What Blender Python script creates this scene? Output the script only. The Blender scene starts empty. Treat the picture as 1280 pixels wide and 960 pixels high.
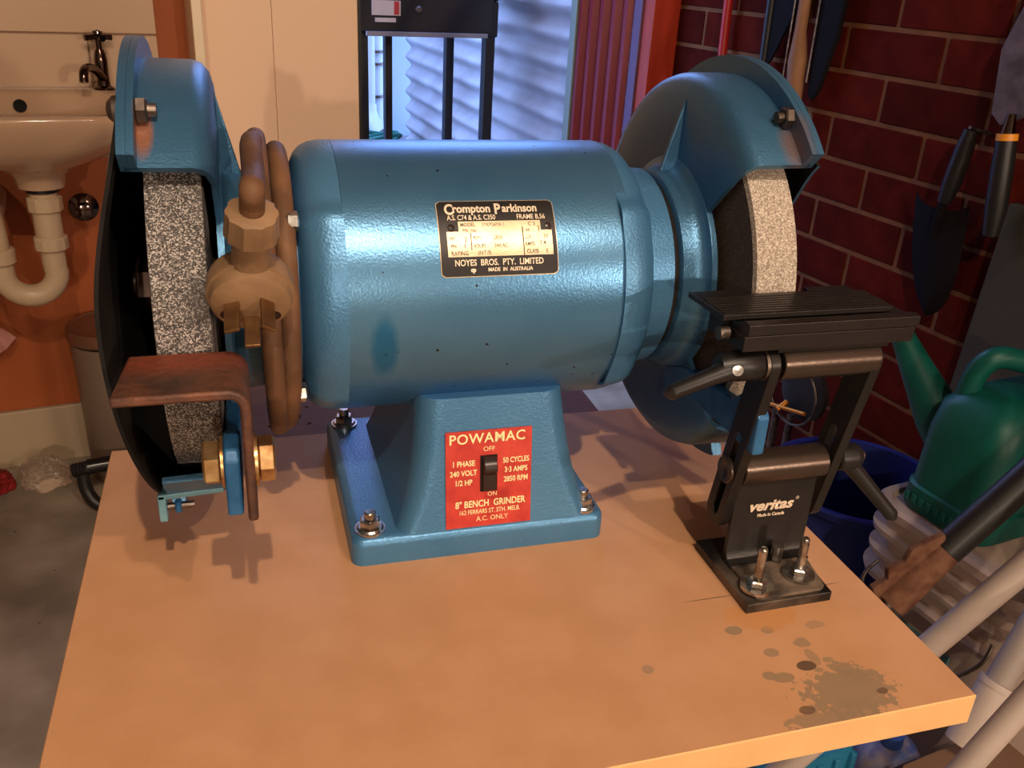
import bpy, bmesh, math, random
from mathutils import Vector, Matrix
SC = bpy.context.scene
COL = SC.collection
PI = math.pi
def lin(c): return c/12.92 if c <= .04045 else ((c+.055)/1.055)**2.4
def rgb(r, g, b): return (lin(r/255), lin(g/255), lin(b/255), 1)
T9 = math.radians(9)
CA, SA = math.cos(T9), math.sin(T9)
def R(a, b, z=0.0):
    """room frame (turned 9 degrees from the bench) to world"""
    return Vector((a*CA - b*SA, a*SA + b*CA, z))
def Rv(v): return R(v[0], v[1], v[2])

# ------------------------------------------------------------------ camera
yaw, pitch, roll = math.radians(17.2968), math.radians(24.8275), math.radians(3.3199)
fw = Vector((math.sin(yaw)*math.cos(pitch), math.cos(yaw)*math.cos(pitch), -math.sin(pitch)))
r0 = Vector((math.cos(yaw), -math.sin(yaw), 0)); u0 = r0.cross(fw)
rt = r0*math.cos(roll) + u0*math.sin(roll); up = -r0*math.sin(roll) + u0*math.cos(roll)
cam = bpy.data.cameras.new('camera'); cam.sensor_width = 36; cam.lens = 36*1128.884/1280
cam.clip_start = .02; cam.clip_end = 60
co = bpy.data.objects.new('camera', cam); COL.objects.link(co)
m = Matrix((rt, up, -fw)).transposed().to_4x4(); m.translation = Vector((.09914, -.25854, .31353))
co.matrix_world = m; SC.camera = co

# ------------------------------------------------------------------ world, lights, exposure
w = bpy.data.worlds.new('dusk_sky'); SC.world = w; w.use_nodes = True
bg = w.node_tree.nodes['Background']; bg.inputs[0].default_value = (.31, .48, 1.0, 1); bg.inputs[1].default_value = 6.2
SC.view_settings.view_transform = 'Standard'; SC.view_settings.look = 'None'
SC.view_settings.gamma = 1; SC.view_settings.use_curve_mapping = False
SC.view_settings.exposure = 0.12
def lamp(name, loc, power, col, size=None, aim=None, kind='POINT', sizey=None):
    l = bpy.data.lights.new(name, kind); l.energy = power; l.color = col
    if kind == 'POINT': l.shadow_soft_size = size
    if kind == 'AREA':
        l.size = size
        if sizey: l.shape = 'RECTANGLE'; l.size_y = sizey
    o = bpy.data.objects.new(name, l); COL.objects.link(o); o.location = loc
    if aim is not None: o.rotation_euler = (Vector(aim)-Vector(loc)).to_track_quat('-Z', 'Y').to_euler()
    return o
WARM = (1.0, .79, .60)
lamp('ceiling_lamp_light', (.16, -1.10, 1.56), 72, WARM, .018)
lamp('second_ceiling_lamp_light', (.75, -1.27, 1.56), 40, WARM, .018)
lamp('side_lamp_light', (1.52, -2.10, .52), 78, WARM, .025)
lamp('far_lamp_light', (-.22, -3.2, .66), 110, WARM, .02)
pl = lamp('doorway_portal', R(1.06, 1.90, .22), 1, (1, 1, 1), .76, R(1.06, 0, .22), 'AREA', 2.05)
pl.data.cycles.is_portal = True

# ------------------------------------------------------------------ materials
def mat(name, col, rough=.5, metal=0.0, spec=.5, bump=0.0, bscale=200, var=0.0, vscale=8, col2=None, trans=0, ior=1.45, coat=0, detail=4, stretch=None):
    M = bpy.data.materials.new(name); M.use_nodes = True; nt = M.node_tree; N = nt.nodes; L = nt.links
    p = N['Principled BSDF']; p.inputs['Roughness'].default_value = rough; p.inputs['Metallic'].default_value = metal
    p.inputs['Specular IOR Level'].default_value = spec; p.inputs['Base Color'].default_value = col
    p.inputs['IOR'].default_value = ior
    if trans: p.inputs['Transmission Weight'].default_value = trans
    if coat: p.inputs['Coat Weight'].default_value = coat; p.inputs['Coat Roughness'].default_value = .15
    tc = N.new('ShaderNodeTexCoord'); src = tc.outputs['Object']
    if stretch:
        mp = N.new('ShaderNodeMapping'); mp.inputs['Scale'].default_value = stretch; L.new(src, mp.inputs[0]); src = mp.outputs[0]
    M['p'] = 1
    if var or col2:
        n = N.new('ShaderNodeTexNoise'); n.inputs['Scale'].default_value = vscale; n.inputs['Detail'].default_value = detail; L.new(src, n.inputs['Vector'])
        r = N.new('ShaderNodeValToRGB'); c2 = col2 or tuple(x*(1-var) for x in col[:3])+(1,)
        c1 = col if col2 else tuple(min(1, x*(1+var*.5)) for x in col[:3])+(1,)
        r.color_ramp.elements[0].color = c2; r.color_ramp.elements[1].color = c1
        r.color_ramp.elements[0].position = .35; r.color_ramp.elements[1].position = .65
        L.new(n.outputs['Fac'], r.inputs[0]); L.new(r.outputs[0], p.inputs['Base Color'])
    if bump:
        n = N.new('ShaderNodeTexNoise'); n.inputs['Scale'].default_value = bscale; n.inputs['Detail'].default_value = 3; L.new(src, n.inputs['Vector'])
        b = N.new('ShaderNodeBump'); b.inputs['Strength'].default_value = bump; b.inputs['Distance'].default_value = .002
        L.new(n.outputs['Fac'], b.inputs['Height']); L.new(b.outputs[0], p.inputs['Normal'])
    return M
def speck(M, scale, thr, col, amount_noise=None, soft=.01, rnd=1.0):
    """small spots of another colour (voronoi cells) over the material"""
    nt = M.node_tree; N = nt.nodes; L = nt.links; p = N['Principled BSDF']
    tc = N.new('ShaderNodeTexCoord'); v = N.new('ShaderNodeTexVoronoi'); v.inputs['Scale'].default_value = scale
    v.inputs['Randomness'].default_value = rnd
    nz = N.new('ShaderNodeTexNoise'); nz.inputs['Scale'].default_value = scale*.9; ad = N.new('ShaderNodeVectorMath'); ad.operation = 'MULTIPLY_ADD'
    ad.inputs[1].default_value = (.35/scale,)*3; L.new(tc.outputs['Object'], nz.inputs['Vector'])
    L.new(nz.outputs['Color'], ad.inputs[0]); L.new(tc.outputs['Object'], ad.inputs[2]); L.new(ad.outputs[0], v.inputs['Vector'])
    sep = N.new('ShaderNodeSeparateColor'); L.new(v.outputs['Color'], sep.inputs[0])
    mul = N.new('ShaderNodeMath'); mul.operation = 'MULTIPLY'; mul.inputs[1].default_value = thr; L.new(sep.outputs[0], mul.inputs[0])
    sub = N.new('ShaderNodeMath'); sub.operation = 'SUBTRACT'; L.new(mul.outputs[0], sub.inputs[0]); L.new(v.outputs['Distance'], sub.inputs[1])
    g = N.new('ShaderNodeMapRange'); g.inputs['From Min'].default_value = thr*.62; g.inputs['From Max'].default_value = thr*.62+soft
    L.new(sub.outputs[0], g.inputs['Value'])
    mx = N.new('ShaderNodeMix'); mx.data_type = 'RGBA'; L.new(g.outputs[0], mx.inputs['Factor'])
    bc = p.inputs['Base Color']
    if bc.is_linked: L.new(bc.links[0].from_socket, mx.inputs['A'])
    else: mx.inputs['A'].default_value = bc.default_value
    mx.inputs['B'].default_value = col; L.new(mx.outputs['Result'], bc)
    return M
def blot(M, cx, cy, cz, rx, ry, rz, col, ns=60, amp=.5, edge=.04, opacity=1.0):
    """one stain of a given place and size on an object, ragged by noise"""
    nt = M.node_tree; N = nt.nodes; L = nt.links; p = N['Principled BSDF']
    tc = N.new('ShaderNodeTexCoord'); mp = N.new('ShaderNodeMapping'); mp.inputs['Location'].default_value = (-cx/rx, -cy/ry, -cz/rz)
    mp.inputs['Scale'].default_value = (1/rx, 1/ry, 1/rz); L.new(tc.outputs['Object'], mp.inputs[0])
    ln = N.new('ShaderNodeVectorMath'); ln.operation = 'LENGTH'; L.new(mp.outputs[0], ln.inputs[0])
    nz = N.new('ShaderNodeTexNoise'); nz.inputs['Scale'].default_value = ns; nz.inputs['Detail'].default_value = 4; L.new(tc.outputs['Object'], nz.inputs['Vector'])
    ma = N.new('ShaderNodeMath'); ma.operation = 'MULTIPLY_ADD'; ma.inputs[1].default_value = amp*2; L.new(nz.outputs['Fac'], ma.inputs[0]); L.new(ln.outputs['Value'], ma.inputs[2])
    g = N.new('ShaderNodeMapRange'); g.inputs['From Min'].default_value = 1+amp+edge; g.inputs['From Max'].default_value = 1+amp-edge
    g.inputs['To Min'].default_value = 0; g.inputs['To Max'].default_value = opacity
    L.new(ma.outputs[0], g.inputs['Value'])
    mx = N.new('ShaderNodeMix'); mx.data_type = 'RGBA'; L.new(g.outputs[0], mx.inputs['Factor'])
    bc = p.inputs['Base Color']
    if bc.is_linked: L.new(bc.links[0].from_socket, mx.inputs['A'])
    else: mx.inputs['A'].default_value = bc.default_value
    mx.inputs['B'].default_value = col; L.new(mx.outputs['Result'], bc)
    return M

BLUE = mat('blue_enamel', rgb(80, 128, 168), .34, .5, .5, .2, 600, col2=rgb(70, 122, 162), vscale=14)
speck(BLUE, 95, .30, rgb(60, 40, 34), soft=.02)
BLUE2 = mat('blue_enamel_plain', rgb(82, 132, 172), .36, .45, .5, .16, 700, col2=rgb(70, 122, 164), vscale=14)
BLUESHELL = mat('blue_shell_enamel', rgb(90, 138, 176), .30, .68, .5, .09, 800, col2=rgb(76, 126, 168), vscale=12)
speck(BLUESHELL, 150, .42, rgb(48, 34, 30), soft=.02)
blot(BLUESHELL, -0.0555, -0.0740, .132, .0065, .02, .017, rgb(12, 104, 160), 120, .25, .3, .75)
BLUEG = mat('guard_enamel', rgb(70, 116, 150), .36, .55, .5, .14, 700, col2=rgb(64, 108, 144), vscale=14)
blot(BLUEG, 0.1600, -0.0760, .234, .0055, .012, .016, rgb(150, 105, 75), 90, .5, .6, .6)
blot(BLUEG, -0.1595, -0.0680, .238, .004, .012, .014, rgb(170, 110, 70), 90, .3, .3, .85)
LBLUE = mat('pale_blue_chipped_paint', rgb(120, 165, 175), .45, .2, bump=.3, bscale=300, col2=rgb(90, 140, 160), vscale=60)
BLOCKB = mat('blue_bracket_paint', rgb(50, 105, 150), .4, .2, bump=.2, col2=rgb(34, 84, 130), vscale=50)
MATBLK = mat('mottled_matt_black', rgb(30, 27, 26), .85, 0, .2, .3, 150, var=.4, vscale=30)  # near-black mottled colour for guard insides, groove, slot and overflow hole
RUST = mat('brown_rusty_steel', rgb(112, 72, 54), .55, .4, bump=.45, bscale=200, col2=rgb(74, 54, 48), vscale=70)
blot(RUST, -0.1530, -0.1120, .149, .03, .012, .01, rgb(150, 72, 48), 70, .35, .5, .7)
GOLD = mat('yellow_zinc_plate', rgb(206, 174, 126), .32, .85, bump=.1, col2=rgb(150, 104, 60), vscale=90)
ZINC = mat('bright_zinc', rgb(206, 206, 204), .25, .95, bump=.08, col2=rgb(140, 130, 118), vscale=120)
STEEL = mat('dull_steel', rgb(120, 110, 102), .4, .9, bump=.1, col2=rgb(84, 72, 66), vscale=80)
DARKST = mat('dark_oily_steel', rgb(72, 54, 46), .45, .7, bump=.2, col2=rgb(50, 38, 34), vscale=60)
BLK = mat('black_anodised', rgb(30, 27, 26), .38, .35, .5, .05, 500, col2=rgb(38, 34, 32), vscale=50)
BLKP = mat('black_platform_metal', rgb(40, 36, 35), .34, .5, .5, .04, 500, col2=rgb(48, 42, 40), vscale=60)
BLKDUST = mat('black_base_with_metal_dust', rgb(26, 24, 24), .35, .3, .5, .08, 400)
blot(BLKDUST, -0.0060, -0.0090, .006, .026, .019, .02, rgb(120, 104, 90), 120, .5, .5, .9)
BRONZ = mat('satin_dark_barrel', rgb(84, 72, 64), .3, .8, .5, .05, 400)
BLKPL = mat('black_plastic', rgb(24, 22, 22), .42, 0, .5, .08, 200)
DARKBR = mat('dark_brown_bakelite', rgb(42, 28, 26), .3, 0, .6)
RED = mat('red_label', rgb(196, 66, 52), .42, 0, .5, 0, col2=rgb(176, 48, 42), vscale=110)
blot(RED, .0095, -.0745, .036, .007, .01, .005, rgb(150, 28, 26), 300, .7, .3, .7)
speck(RED, 160, .28, rgb(70, 30, 28), soft=.05)
CREAMT = mat('cream_print', rgb(236, 226, 170), .5)
NBLK = mat('nameplate_black', rgb(26, 20, 19), .4, .2, .5, 0, var=.2, vscale=100)
NTXT = mat('nameplate_silver', rgb(232, 214, 190), .35, .3)
NWHT = mat('nameplate_field', rgb(222, 204, 174), .32, .35, .5, .05, 600, col2=rgb(206, 186, 152), vscale=90)
NDRK = mat('nameplate_dark_print', rgb(92, 72, 56), .5)
RUBB = mat('perished_brown_rubber', rgb(114, 80, 54), .62, 0, .35, .3, 180, col2=rgb(86, 60, 42), vscale=30)
PLUG = mat('aged_tan_plug_rubber', rgb(142, 112, 82), .6, 0, .4, .2, 220, col2=rgb(116, 90, 64), vscale=35)
BRASS = mat('dull_brass', rgb(140, 104, 66), .4, .8, bump=.15, col2=rgb(110, 80, 54), vscale=90)
def grit(name, a, b, c, sc, bs=.6):
    M = bpy.data.materials.new(name); M.use_nodes = True; N = M.node_tree.nodes; L = M.node_tree.links; p = N['Principled BSDF']
    p.inputs['Roughness'].default_value = .75; tc = N.new('ShaderNodeTexCoord')
    v = N.new('ShaderNodeTexVoronoi'); v.inputs['Scale'].default_value = sc; L.new(tc.outputs['Object'], v.inputs['Vector'])
    s = N.new('ShaderNodeSeparateColor'); L.new(v.outputs['Color'], s.inputs[0])
    r = N.new('ShaderNodeValToRGB'); r.color_ramp.elements[0].color = a; r.color_ramp.elements[0].position = .2
    r.color_ramp.elements[1].color = c; r.color_ramp.elements[1].position = .95
    e = r.color_ramp.elements.new(.6); e.color = b
    L.new(s.outputs[0], r.inputs[0]); L.new(r.outputs[0], p.inputs['Base Color'])
    bm_ = N.new('ShaderNodeBump'); bm_.inputs['Strength'].default_value = bs; bm_.inputs['Distance'].default_value = .001
    L.new(s.outputs[1], bm_.inputs['Height']); L.new(bm_.outputs[0], p.inputs['Normal'])
    return M
GRIT1 = grit('coarse_grit', rgb(50, 46, 44), rgb(94, 88, 84), rgb(186, 178, 172), 1750)
blot(GRIT1, -0.1390, -0.0950, .170, .008, .02, .011, rgb(52, 46, 44), 200, .4, .4, .7)
blot(GRIT1, -0.1390, -0.1000, .140, .008, .02, .009, rgb(52, 46, 44), 200, .4, .4, .6)
GRIT2 = grit('fine_grit', rgb(128, 116, 104), rgb(168, 154, 138), rgb(204, 192, 176), 1700, .4)
GRIT2S = grit('dark_wheel_side', rgb(48, 38, 32), rgb(66, 52, 42), rgb(92, 74, 60), 1500, .4)

# MDF with oil stains
MDF = mat('mdf_board', rgb(200, 150, 110), .55, 0, .35, .06, 300, col2=rgb(192, 142, 101), vscale=30, detail=12)
speck(MDF, 260, .2, rgb(150, 98, 58), soft=.1)
ST = rgb(146, 122, 96); ST2 = rgb(104, 80, 62)
for (x, y, rx, ry, c, ns, am, op) in [
        (.3665, .0165, .0235, .0145, ST, 230, 1.1, .75), (.342, -.0005+.004, .016, .0055, ST, 230, 1.0, .65), (.362, .0045, .012, .008, ST, 230, .9, .6),
        (.3735, .031, .007, .006, ST, 300, .9, .7), (.381, .0245, .008, .004, ST, 300, .9, .65), (.356, .0375, .0055, .0035, ST2, 100, .1, .85),
        (.3628, .0425, .003, .006, ST, 150, .2, .5), (.3635, .0535, .0045, .0035, ST, 200, .4, .6), (.3432, .0502, .0042, .0032, ST, 100, .1, .6),
        (.3335, .0352, .0038, .003, ST, 100, .1, .7), (.3395, .0325, .0058, .0034, ST, 100, .2, .7), (.3325, .070, .005, .0035, ST, 120, .3, .75),
        (.3505, .0665, .0038, .0028, ST, 80, .1, .65), (.2753, .0527, .003, .003, ST, 80, .1, .5), (.339, .0105, .0042, .0028, ST2, 120, .2, .7),
        (.3785, .065, .006, .003, ST, 250, .5, .35), (.3695, .039, .003, .002, ST, 250, .3, .6), (.3835, .0135, .003, .002, ST2, 250, .3, .7),
        (.3605, .0335, .0026, .0018, ST, 200, .2, .6), (.352, .078, .02, .012, rgb(196, 132, 72), 60, .5, .35)]:
    blot(MDF, x, y, 0, rx, ry, .004, c, ns, am, .05, min(1, op+.15))
for (x, y, w_) in ((.3327, .0972, .016), (.4040, .0945, .010)): blot(MDF, x, y, 0, w_, .00035, .004, rgb(84, 62, 54), 100, .05, .2, .8)
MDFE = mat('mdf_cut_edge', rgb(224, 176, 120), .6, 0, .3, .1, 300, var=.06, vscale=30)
PLY = mat('workbench_ply', rgb(150, 108, 84), .6, 0, .3, .1, 200, var=.12, vscale=25, stretch=(1, 6, 6))
DHOLE = mat('dog_hole_dark', rgb(34, 22, 18), .9)
CONC = mat('grey_concrete_floor', rgb(170, 158, 140), .55, 0, .4, .25, 90, col2=rgb(126, 116, 100), vscale=6, detail=8)
speck(CONC, 30, .3, rgb(74, 62, 54), soft=.05)
ORNG = mat('orange_painted_wall', rgb(152, 78, 38), .6, 0, .3, .15, 60, var=.12, vscale=5)
TILE = mat('cream_glazed_tile', rgb(190, 160, 132), .22, 0, .5, .02, 20)
GROUT = mat('brown_grout', rgb(150, 118, 94), .8)
SKIRT = mat('grey_beige_skirting', rgb(168, 148, 122), .5, 0, .4, .05, 60, var=.06, vscale=6)
CREAM = mat('cream_lining_board', rgb(242, 206, 174), .5, 0, .4, .03, 40)
WTRIM = mat('white_gloss_trim', rgb(236, 216, 184), .35)
BRICKS = [mat('dark_red_brick_%s' % n, c, .95, 0, .05, .35, 110, var=.2, vscale=25) for n, c in
          (('plain', rgb(74, 20, 13)), ('light', rgb(82, 23, 14)), ('deep', rgb(67, 18, 12)))]
MORT = mat('brown_mortar', rgb(112, 74, 50), .95, 0, .05, .4, 120, var=.15, vscale=30)
CEIL = mat('pale_ceiling_board', rgb(104, 92, 80), .7)
def brick_mat():
    M = bpy.data.materials.new('distant_brickwork'); M.use_nodes = True; N = M.node_tree.nodes; L = M.node_tree.links
    tc = N.new('ShaderNodeTexCoord'); mp = N.new('ShaderNodeMapping'); mp.inputs['Rotation'].default_value = (0, 0, -T9)
    sx = N.new('ShaderNodeSeparateXYZ'); cb = N.new('ShaderNodeCombineXYZ'); b = N.new('ShaderNodeTexBrick')
    L.new(tc.outputs['Object'], mp.inputs[0]); L.new(mp.outputs[0], sx.inputs[0])
    ad = N.new('ShaderNodeMath'); ad.operation = 'ADD'; L.new(sx.outputs[0], ad.inputs[0]); L.new(sx.outputs[1], ad.inputs[1])
    L.new(ad.outputs[0], cb.inputs[0]); L.new(sx.outputs[2], cb.inputs[1]); L.new(cb.outputs[0], b.inputs['Vector'])
    b.inputs['Scale'].default_value = 1; b.inputs['Brick Width'].default_value = .24; b.inputs['Row Height'].default_value = .086
    b.inputs['Mortar Size'].default_value = .005
    b.inputs['Color1'].default_value = rgb(88, 28, 24); b.inputs['Color2'].default_value = rgb(80, 25, 22); b.inputs['Mortar'].default_value = rgb(118, 74, 58)
    L.new(b.outputs['Color'], N['Principled BSDF'].inputs['Base Color']); N['Principled BSDF'].inputs['Roughness'].default_value = .8
    return M
FARB = brick_mat()

# ------------------------------------------------------------------ mesh helpers
class MB:
    def __init__(s): s.v = []; s.f = []; s.mi = []
    def add(s, vs, fs, mi=0):
        o = len(s.v); s.v += [Vector(v) for v in vs]; s.f += [tuple(i+o for i in f) for f in fs]; s.mi += [mi]*len(fs); return s
    def box(s, x0, x1, y0, y1, z0, z1, fn=None, mi=0):
        vs = [(x, y, z) for z in (z0, z1) for y in (y0, y1) for x in (x0, x1)]
        if fn: vs = [fn(*v) for v in vs]
        return s.add(vs, [(0, 2, 3, 1), (4, 5, 7, 6), (0, 1, 5, 4), (2, 6, 7, 3), (0, 4, 6, 2), (1, 3, 7, 5)], mi)
    def obox(s, c, ax, ay, az, hx, hy, hz, mi=0):
        c = Vector(c); ax, ay, az = Vector(ax).normalized(), Vector(ay).normalized(), Vector(az).normalized()
        return s.box(-hx, hx, -hy, hy, -hz, hz, lambda x, y, z: c+ax*x+ay*y+az*z, mi)
    def rev(s, c, axis, prof, n=48, a0=0, a1=2*PI, ref=(0, 0, 1), mi=0, cap0=True, cap1=True, mod=None):
        """surface of revolution: prof = [(t along axis, radius)]"""
        c = Vector(c); ax = Vector(axis).normalized(); rf = Vector(ref)
        e1 = (rf-ax*rf.dot(ax))
        if e1.length < 1e-4: e1 = Vector((1, 0, 0))-ax*ax.x
        e1.normalize(); e2 = ax.cross(e1)
        full = abs(a1-a0-2*PI) < 1e-6; k = n if full else n+1
        o = len(s.v); rings = []
        for (t, r) in prof:
            ring = []
            for i in range(k):
                a = a0+(a1-a0)*i/n; rr = mod(a, t, r) if mod else r
                ring.append(len(s.v)); s.v.append(c+ax*t+(e1*math.cos(a)+e2*math.sin(a))*rr)
            rings.append(ring)
        for A, B in zip(rings, rings[1:]):
            for i in range(n):
                j = (i+1) % k
                s.f.append((A[i], A[j], B[j], B[i])); s.mi.append(mi)
        if full:
            if cap0 and prof[0][1] > 1e-6: s.f.append(tuple(reversed(rings[0]))); s.mi.append(mi)
            if cap1 and prof[-1][1] > 1e-6: s.f.append(tuple(rings[-1])); s.mi.append(mi)
        return s
    def cyl(s, p0, p1, r0, r1=None, n=20, mi=0, ch=0):
        p0, p1 = Vector(p0), Vector(p1); r1 = r0 if r1 is None else r1; d = p1-p0; l = d.length
        pr = [(0, r0), (l, r1)] if not ch else [(0, r0-ch), (ch, r0), (l-ch, r1), (l, r1-ch)]
        return s.rev(p0, d, pr, n, mi=mi, ref=(0, 0, 1) if abs(d.normalized().z) < .9 else (1, 0, 0))
    def hexn(s, p0, p1, r, rot=0, ch=.0008, mi=0):
        p0, p1 = Vector(p0), Vector(p1); d = p1-p0; l = d.length
        return s.rev(p0, d, [(0, r-ch*1.2), (ch, r), (l-ch, r), (l, r-ch*1.2)], 6, a0=rot, a1=rot+2*PI, mi=mi, ref=(0, 0, 1) if abs(d.normalized().z) < .9 else (1, 0, 0))
    def tube(s, pts, r, n=12, mi=0, closed=False, caps=True):
        pts = [Vector(p) for p in pts]; k = len(pts); rad = r if isinstance(r, (list, tuple)) else [r]*k
        tan = [((pts[(i+1) % k]-pts[i-1]) if (closed or 0 < i < k-1) else (pts[1]-pts[0] if i == 0 else pts[-1]-pts[-2])).normalized() for i in range(k)]
        nrm = tan[0].orthogonal().normalized(); rings = []
        for i in range(k):
            nrm = (nrm-tan[i]*nrm.dot(tan[i])).normalized(); b = tan[i].cross(nrm)
            rings.append(range(len(s.v), len(s.v)+n))
            for j in range(n):
                a = 2*PI*j/n; s.v.append(pts[i]+(nrm*math.cos(a)+b*math.sin(a))*rad[i])
        rr = list(zip(rings, rings[1:]))
        if closed: rr.append((rings[-1], rings[0]))
        for A, B in rr:
            for j in range(n):
                q = (j+1) % n; s.f.append((A[j], A[q], B[q], B[j])); s.mi.append(mi)
        if caps and not closed:
            s.f.append(tuple(reversed(rings[0]))); s.mi.append(mi); s.f.append(tuple(rings[-1])); s.mi.append(mi)
        return s
    def prism(s, poly, d, mi=0):
        """poly: list of 3D points, extruded by vector d"""
        k = len(poly); d = Vector(d); vs = [Vector(p) for p in poly]+[Vector(p)+d for p in poly]
        fs = [tuple(reversed(range(k))), tuple(range(k, 2*k))]+[(i, (i+1) % k, (i+1) % k+k, i+k) for i in range(k)]
        return s.add(vs, fs, mi)
    def ringprism(s, outer, inner, d, mi=0):
        k = len(outer); d = Vector(d); vs = [Vector(p) for p in outer]+[Vector(p) for p in inner]
        vs += [v+d for v in vs]; fs = []
        for i in range(k):
            j = (i+1) % k
            fs += [(i, k+i, k+j, j), (2*k+i, 2*k+j, 3*k+j, 3*k+i), (i, j, 2*k+j, 2*k+i), (k+i, 3*k+i, 3*k+j, k+j)]
        return s.add(vs, fs, mi)
    def build(s, name, m, parent=None, smooth=35, bevel=0, seg=2, kind=None, label=None, cat=None, group=None):
        me = bpy.data.meshes.new(name)
        base = parent.matrix_world.translation if parent else Vector((0, 0, 0))
        if parent: base = wloc(parent)
        me.from_pydata([v-base for v in s.v], [], s.f)
        for x in (m if isinstance(m, (list, tuple)) else [m]): me.materials.append(x)
        me.polygons.foreach_set('material_index', s.mi)
        b = bmesh.new(); b.from_mesh(me); bmesh.ops.recalc_face_normals(b, faces=b.faces); b.to_mesh(me); b.free()
        if smooth:
            me.shade_smooth(); me.set_sharp_from_angle(angle=math.radians(smooth))
        o = bpy.data.objects.new(name, me); COL.objects.link(o)
        if parent: o.parent = parent
        if bevel:
            q = o.modifiers.new('bevel', 'BEVEL'); q.width = bevel; q.segments = seg; q.limit_method = 'ANGLE'; q.angle_limit = math.radians(40)
        tag(o, label, cat, group, kind)
        return o
def wloc(o):
    p = Vector((0, 0, 0))
    while o is not None: p += o.location; o = o.parent
    return p
def tag(o, label=None, cat=None, group=None, kind=None):
    if label: o['label'] = label
    if cat: o['category'] = cat
    if group: o['group'] = group
    if kind: o['kind'] = kind
    return o
def thing(name, loc, label, cat, group=None):
    o = bpy.data.objects.new(name, None); COL.objects.link(o); o.location = loc; o.empty_display_size = .02
    return tag(o, label, cat, group)
def text(name, body, size, m, parent, place, bold=0.0, align='CENTER', sx=1.0, shear=0.0, space=1.0):
    cu = bpy.data.curves.new(name, 'FONT'); cu.body = body; cu.size = size; cu.align_x = align; cu.align_y = 'CENTER'
    cu.offset = bold; cu.shear = shear; cu.resolution_u = 3; cu.space_character = space
    t = bpy.data.objects.new(name, cu); COL.objects.link(t); bpy.context.view_layer.update()
    me = bpy.data.meshes.new_from_object(t.evaluated_get(bpy.context.evaluated_depsgraph_get()))
    bpy.data.objects.remove(t); me.name = name; base = wloc(parent) if parent else Vector()
    for v in me.vertices: v.co = place(v.co.x*sx, v.co.y)-base
    me.materials.clear(); me.materials.append(m)
    o = bpy.data.objects.new(name, me); COL.objects.link(o); o.parent = parent
    return o

# ------------------------------------------------------------------ room shell (room frame a,b,z)
FZ = -.80; CZ = 1.66; WB = 1.85; WR = 1.53; WL = -2.2; WF = -4.2
def rbox(a0, a1, b0, b1, z0, z1): return MB().box(a0, a1, b0, b1, z0, z1, R)
rbox(WL-.1, WR+.25, WF-.1, WB+.1, FZ-.12, FZ).build('floor', CONC, kind='structure', smooth=0)
rbox(WL-.1, WR+.25, WF-.1, WB+.1, CZ, CZ+.1).build('ceiling', CEIL, kind='structure', smooth=0)
rbox(WL-.1, WL, WF, WB, FZ, CZ).build('wall_left', CEIL, kind='structure', smooth=0)
rbox(WL-.1, WR+.25, WF-.1, WF, FZ, CZ).build('wall_front', CEIL, kind='structure', smooth=0)
# brick wall: mortar bed with single bricks where the photograph shows them
rbox(WR-.0002, WR+.11, -.32, WB+.1, FZ, CZ).build('wall_right_mortar', MORT, kind='structure', smooth=0)
wr = bpy.data.objects['wall_right_mortar']; wr.name = 'wall_right'
rbox(WR, WR+.11, WF, -.32, FZ, CZ).build('wall_right', FARB, kind='structure', smooth=0)
random.seed(4)
CH, BL, JT = .089, .2475, .010
Z0 = -.022-CH*9        # a bed joint lies at z = -.027
def brick_mesh(l, m):
    q = MB().box(0, .03, 0, l, 0, CH-JT, lambda a, b, z: R(a, b, z))
    me = bpy.data.meshes.new('brick'); me.from_pydata(q.v, [], q.f); me.materials.append(m)
    b = bmesh.new(); b.from_mesh(me); bmesh.ops.recalc_face_normals(b, faces=b.faces)
    bmesh.ops.bevel(b, geom=[e for e in b.edges], offset=.0016, segments=1, affect='EDGES'); b.to_mesh(me); b.free()
    return me
full = [brick_mesh(BL-JT, m_) for m_ in BRICKS]; cutm = {}
for row in range(16):
    z = Z0+row*CH
    if z+CH < FZ or z > .62: continue
    base_ = 1.7325 if row % 2 else 1.8565
    for i in range(0, 10):
        b0 = base_-i*BL+.005; b1 = b0+BL-JT
        lim = WB-.004
        if b0 < -.32 or b0 > lim-.02: continue
        k = random.randrange(3)
        if b1 > lim:
            key = (round(lim-b0, 3), k)
            if key not in cutm: cutm[key] = brick_mesh(lim-b0, BRICKS[k])
            me = cutm[key]
        else: me = full[k]
        o = bpy.data.objects.new('brick', me); COL.objects.link(o); o.parent = wr
        o.location = R(WR-.0022-random.random()*.0012, b0, z)
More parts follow.
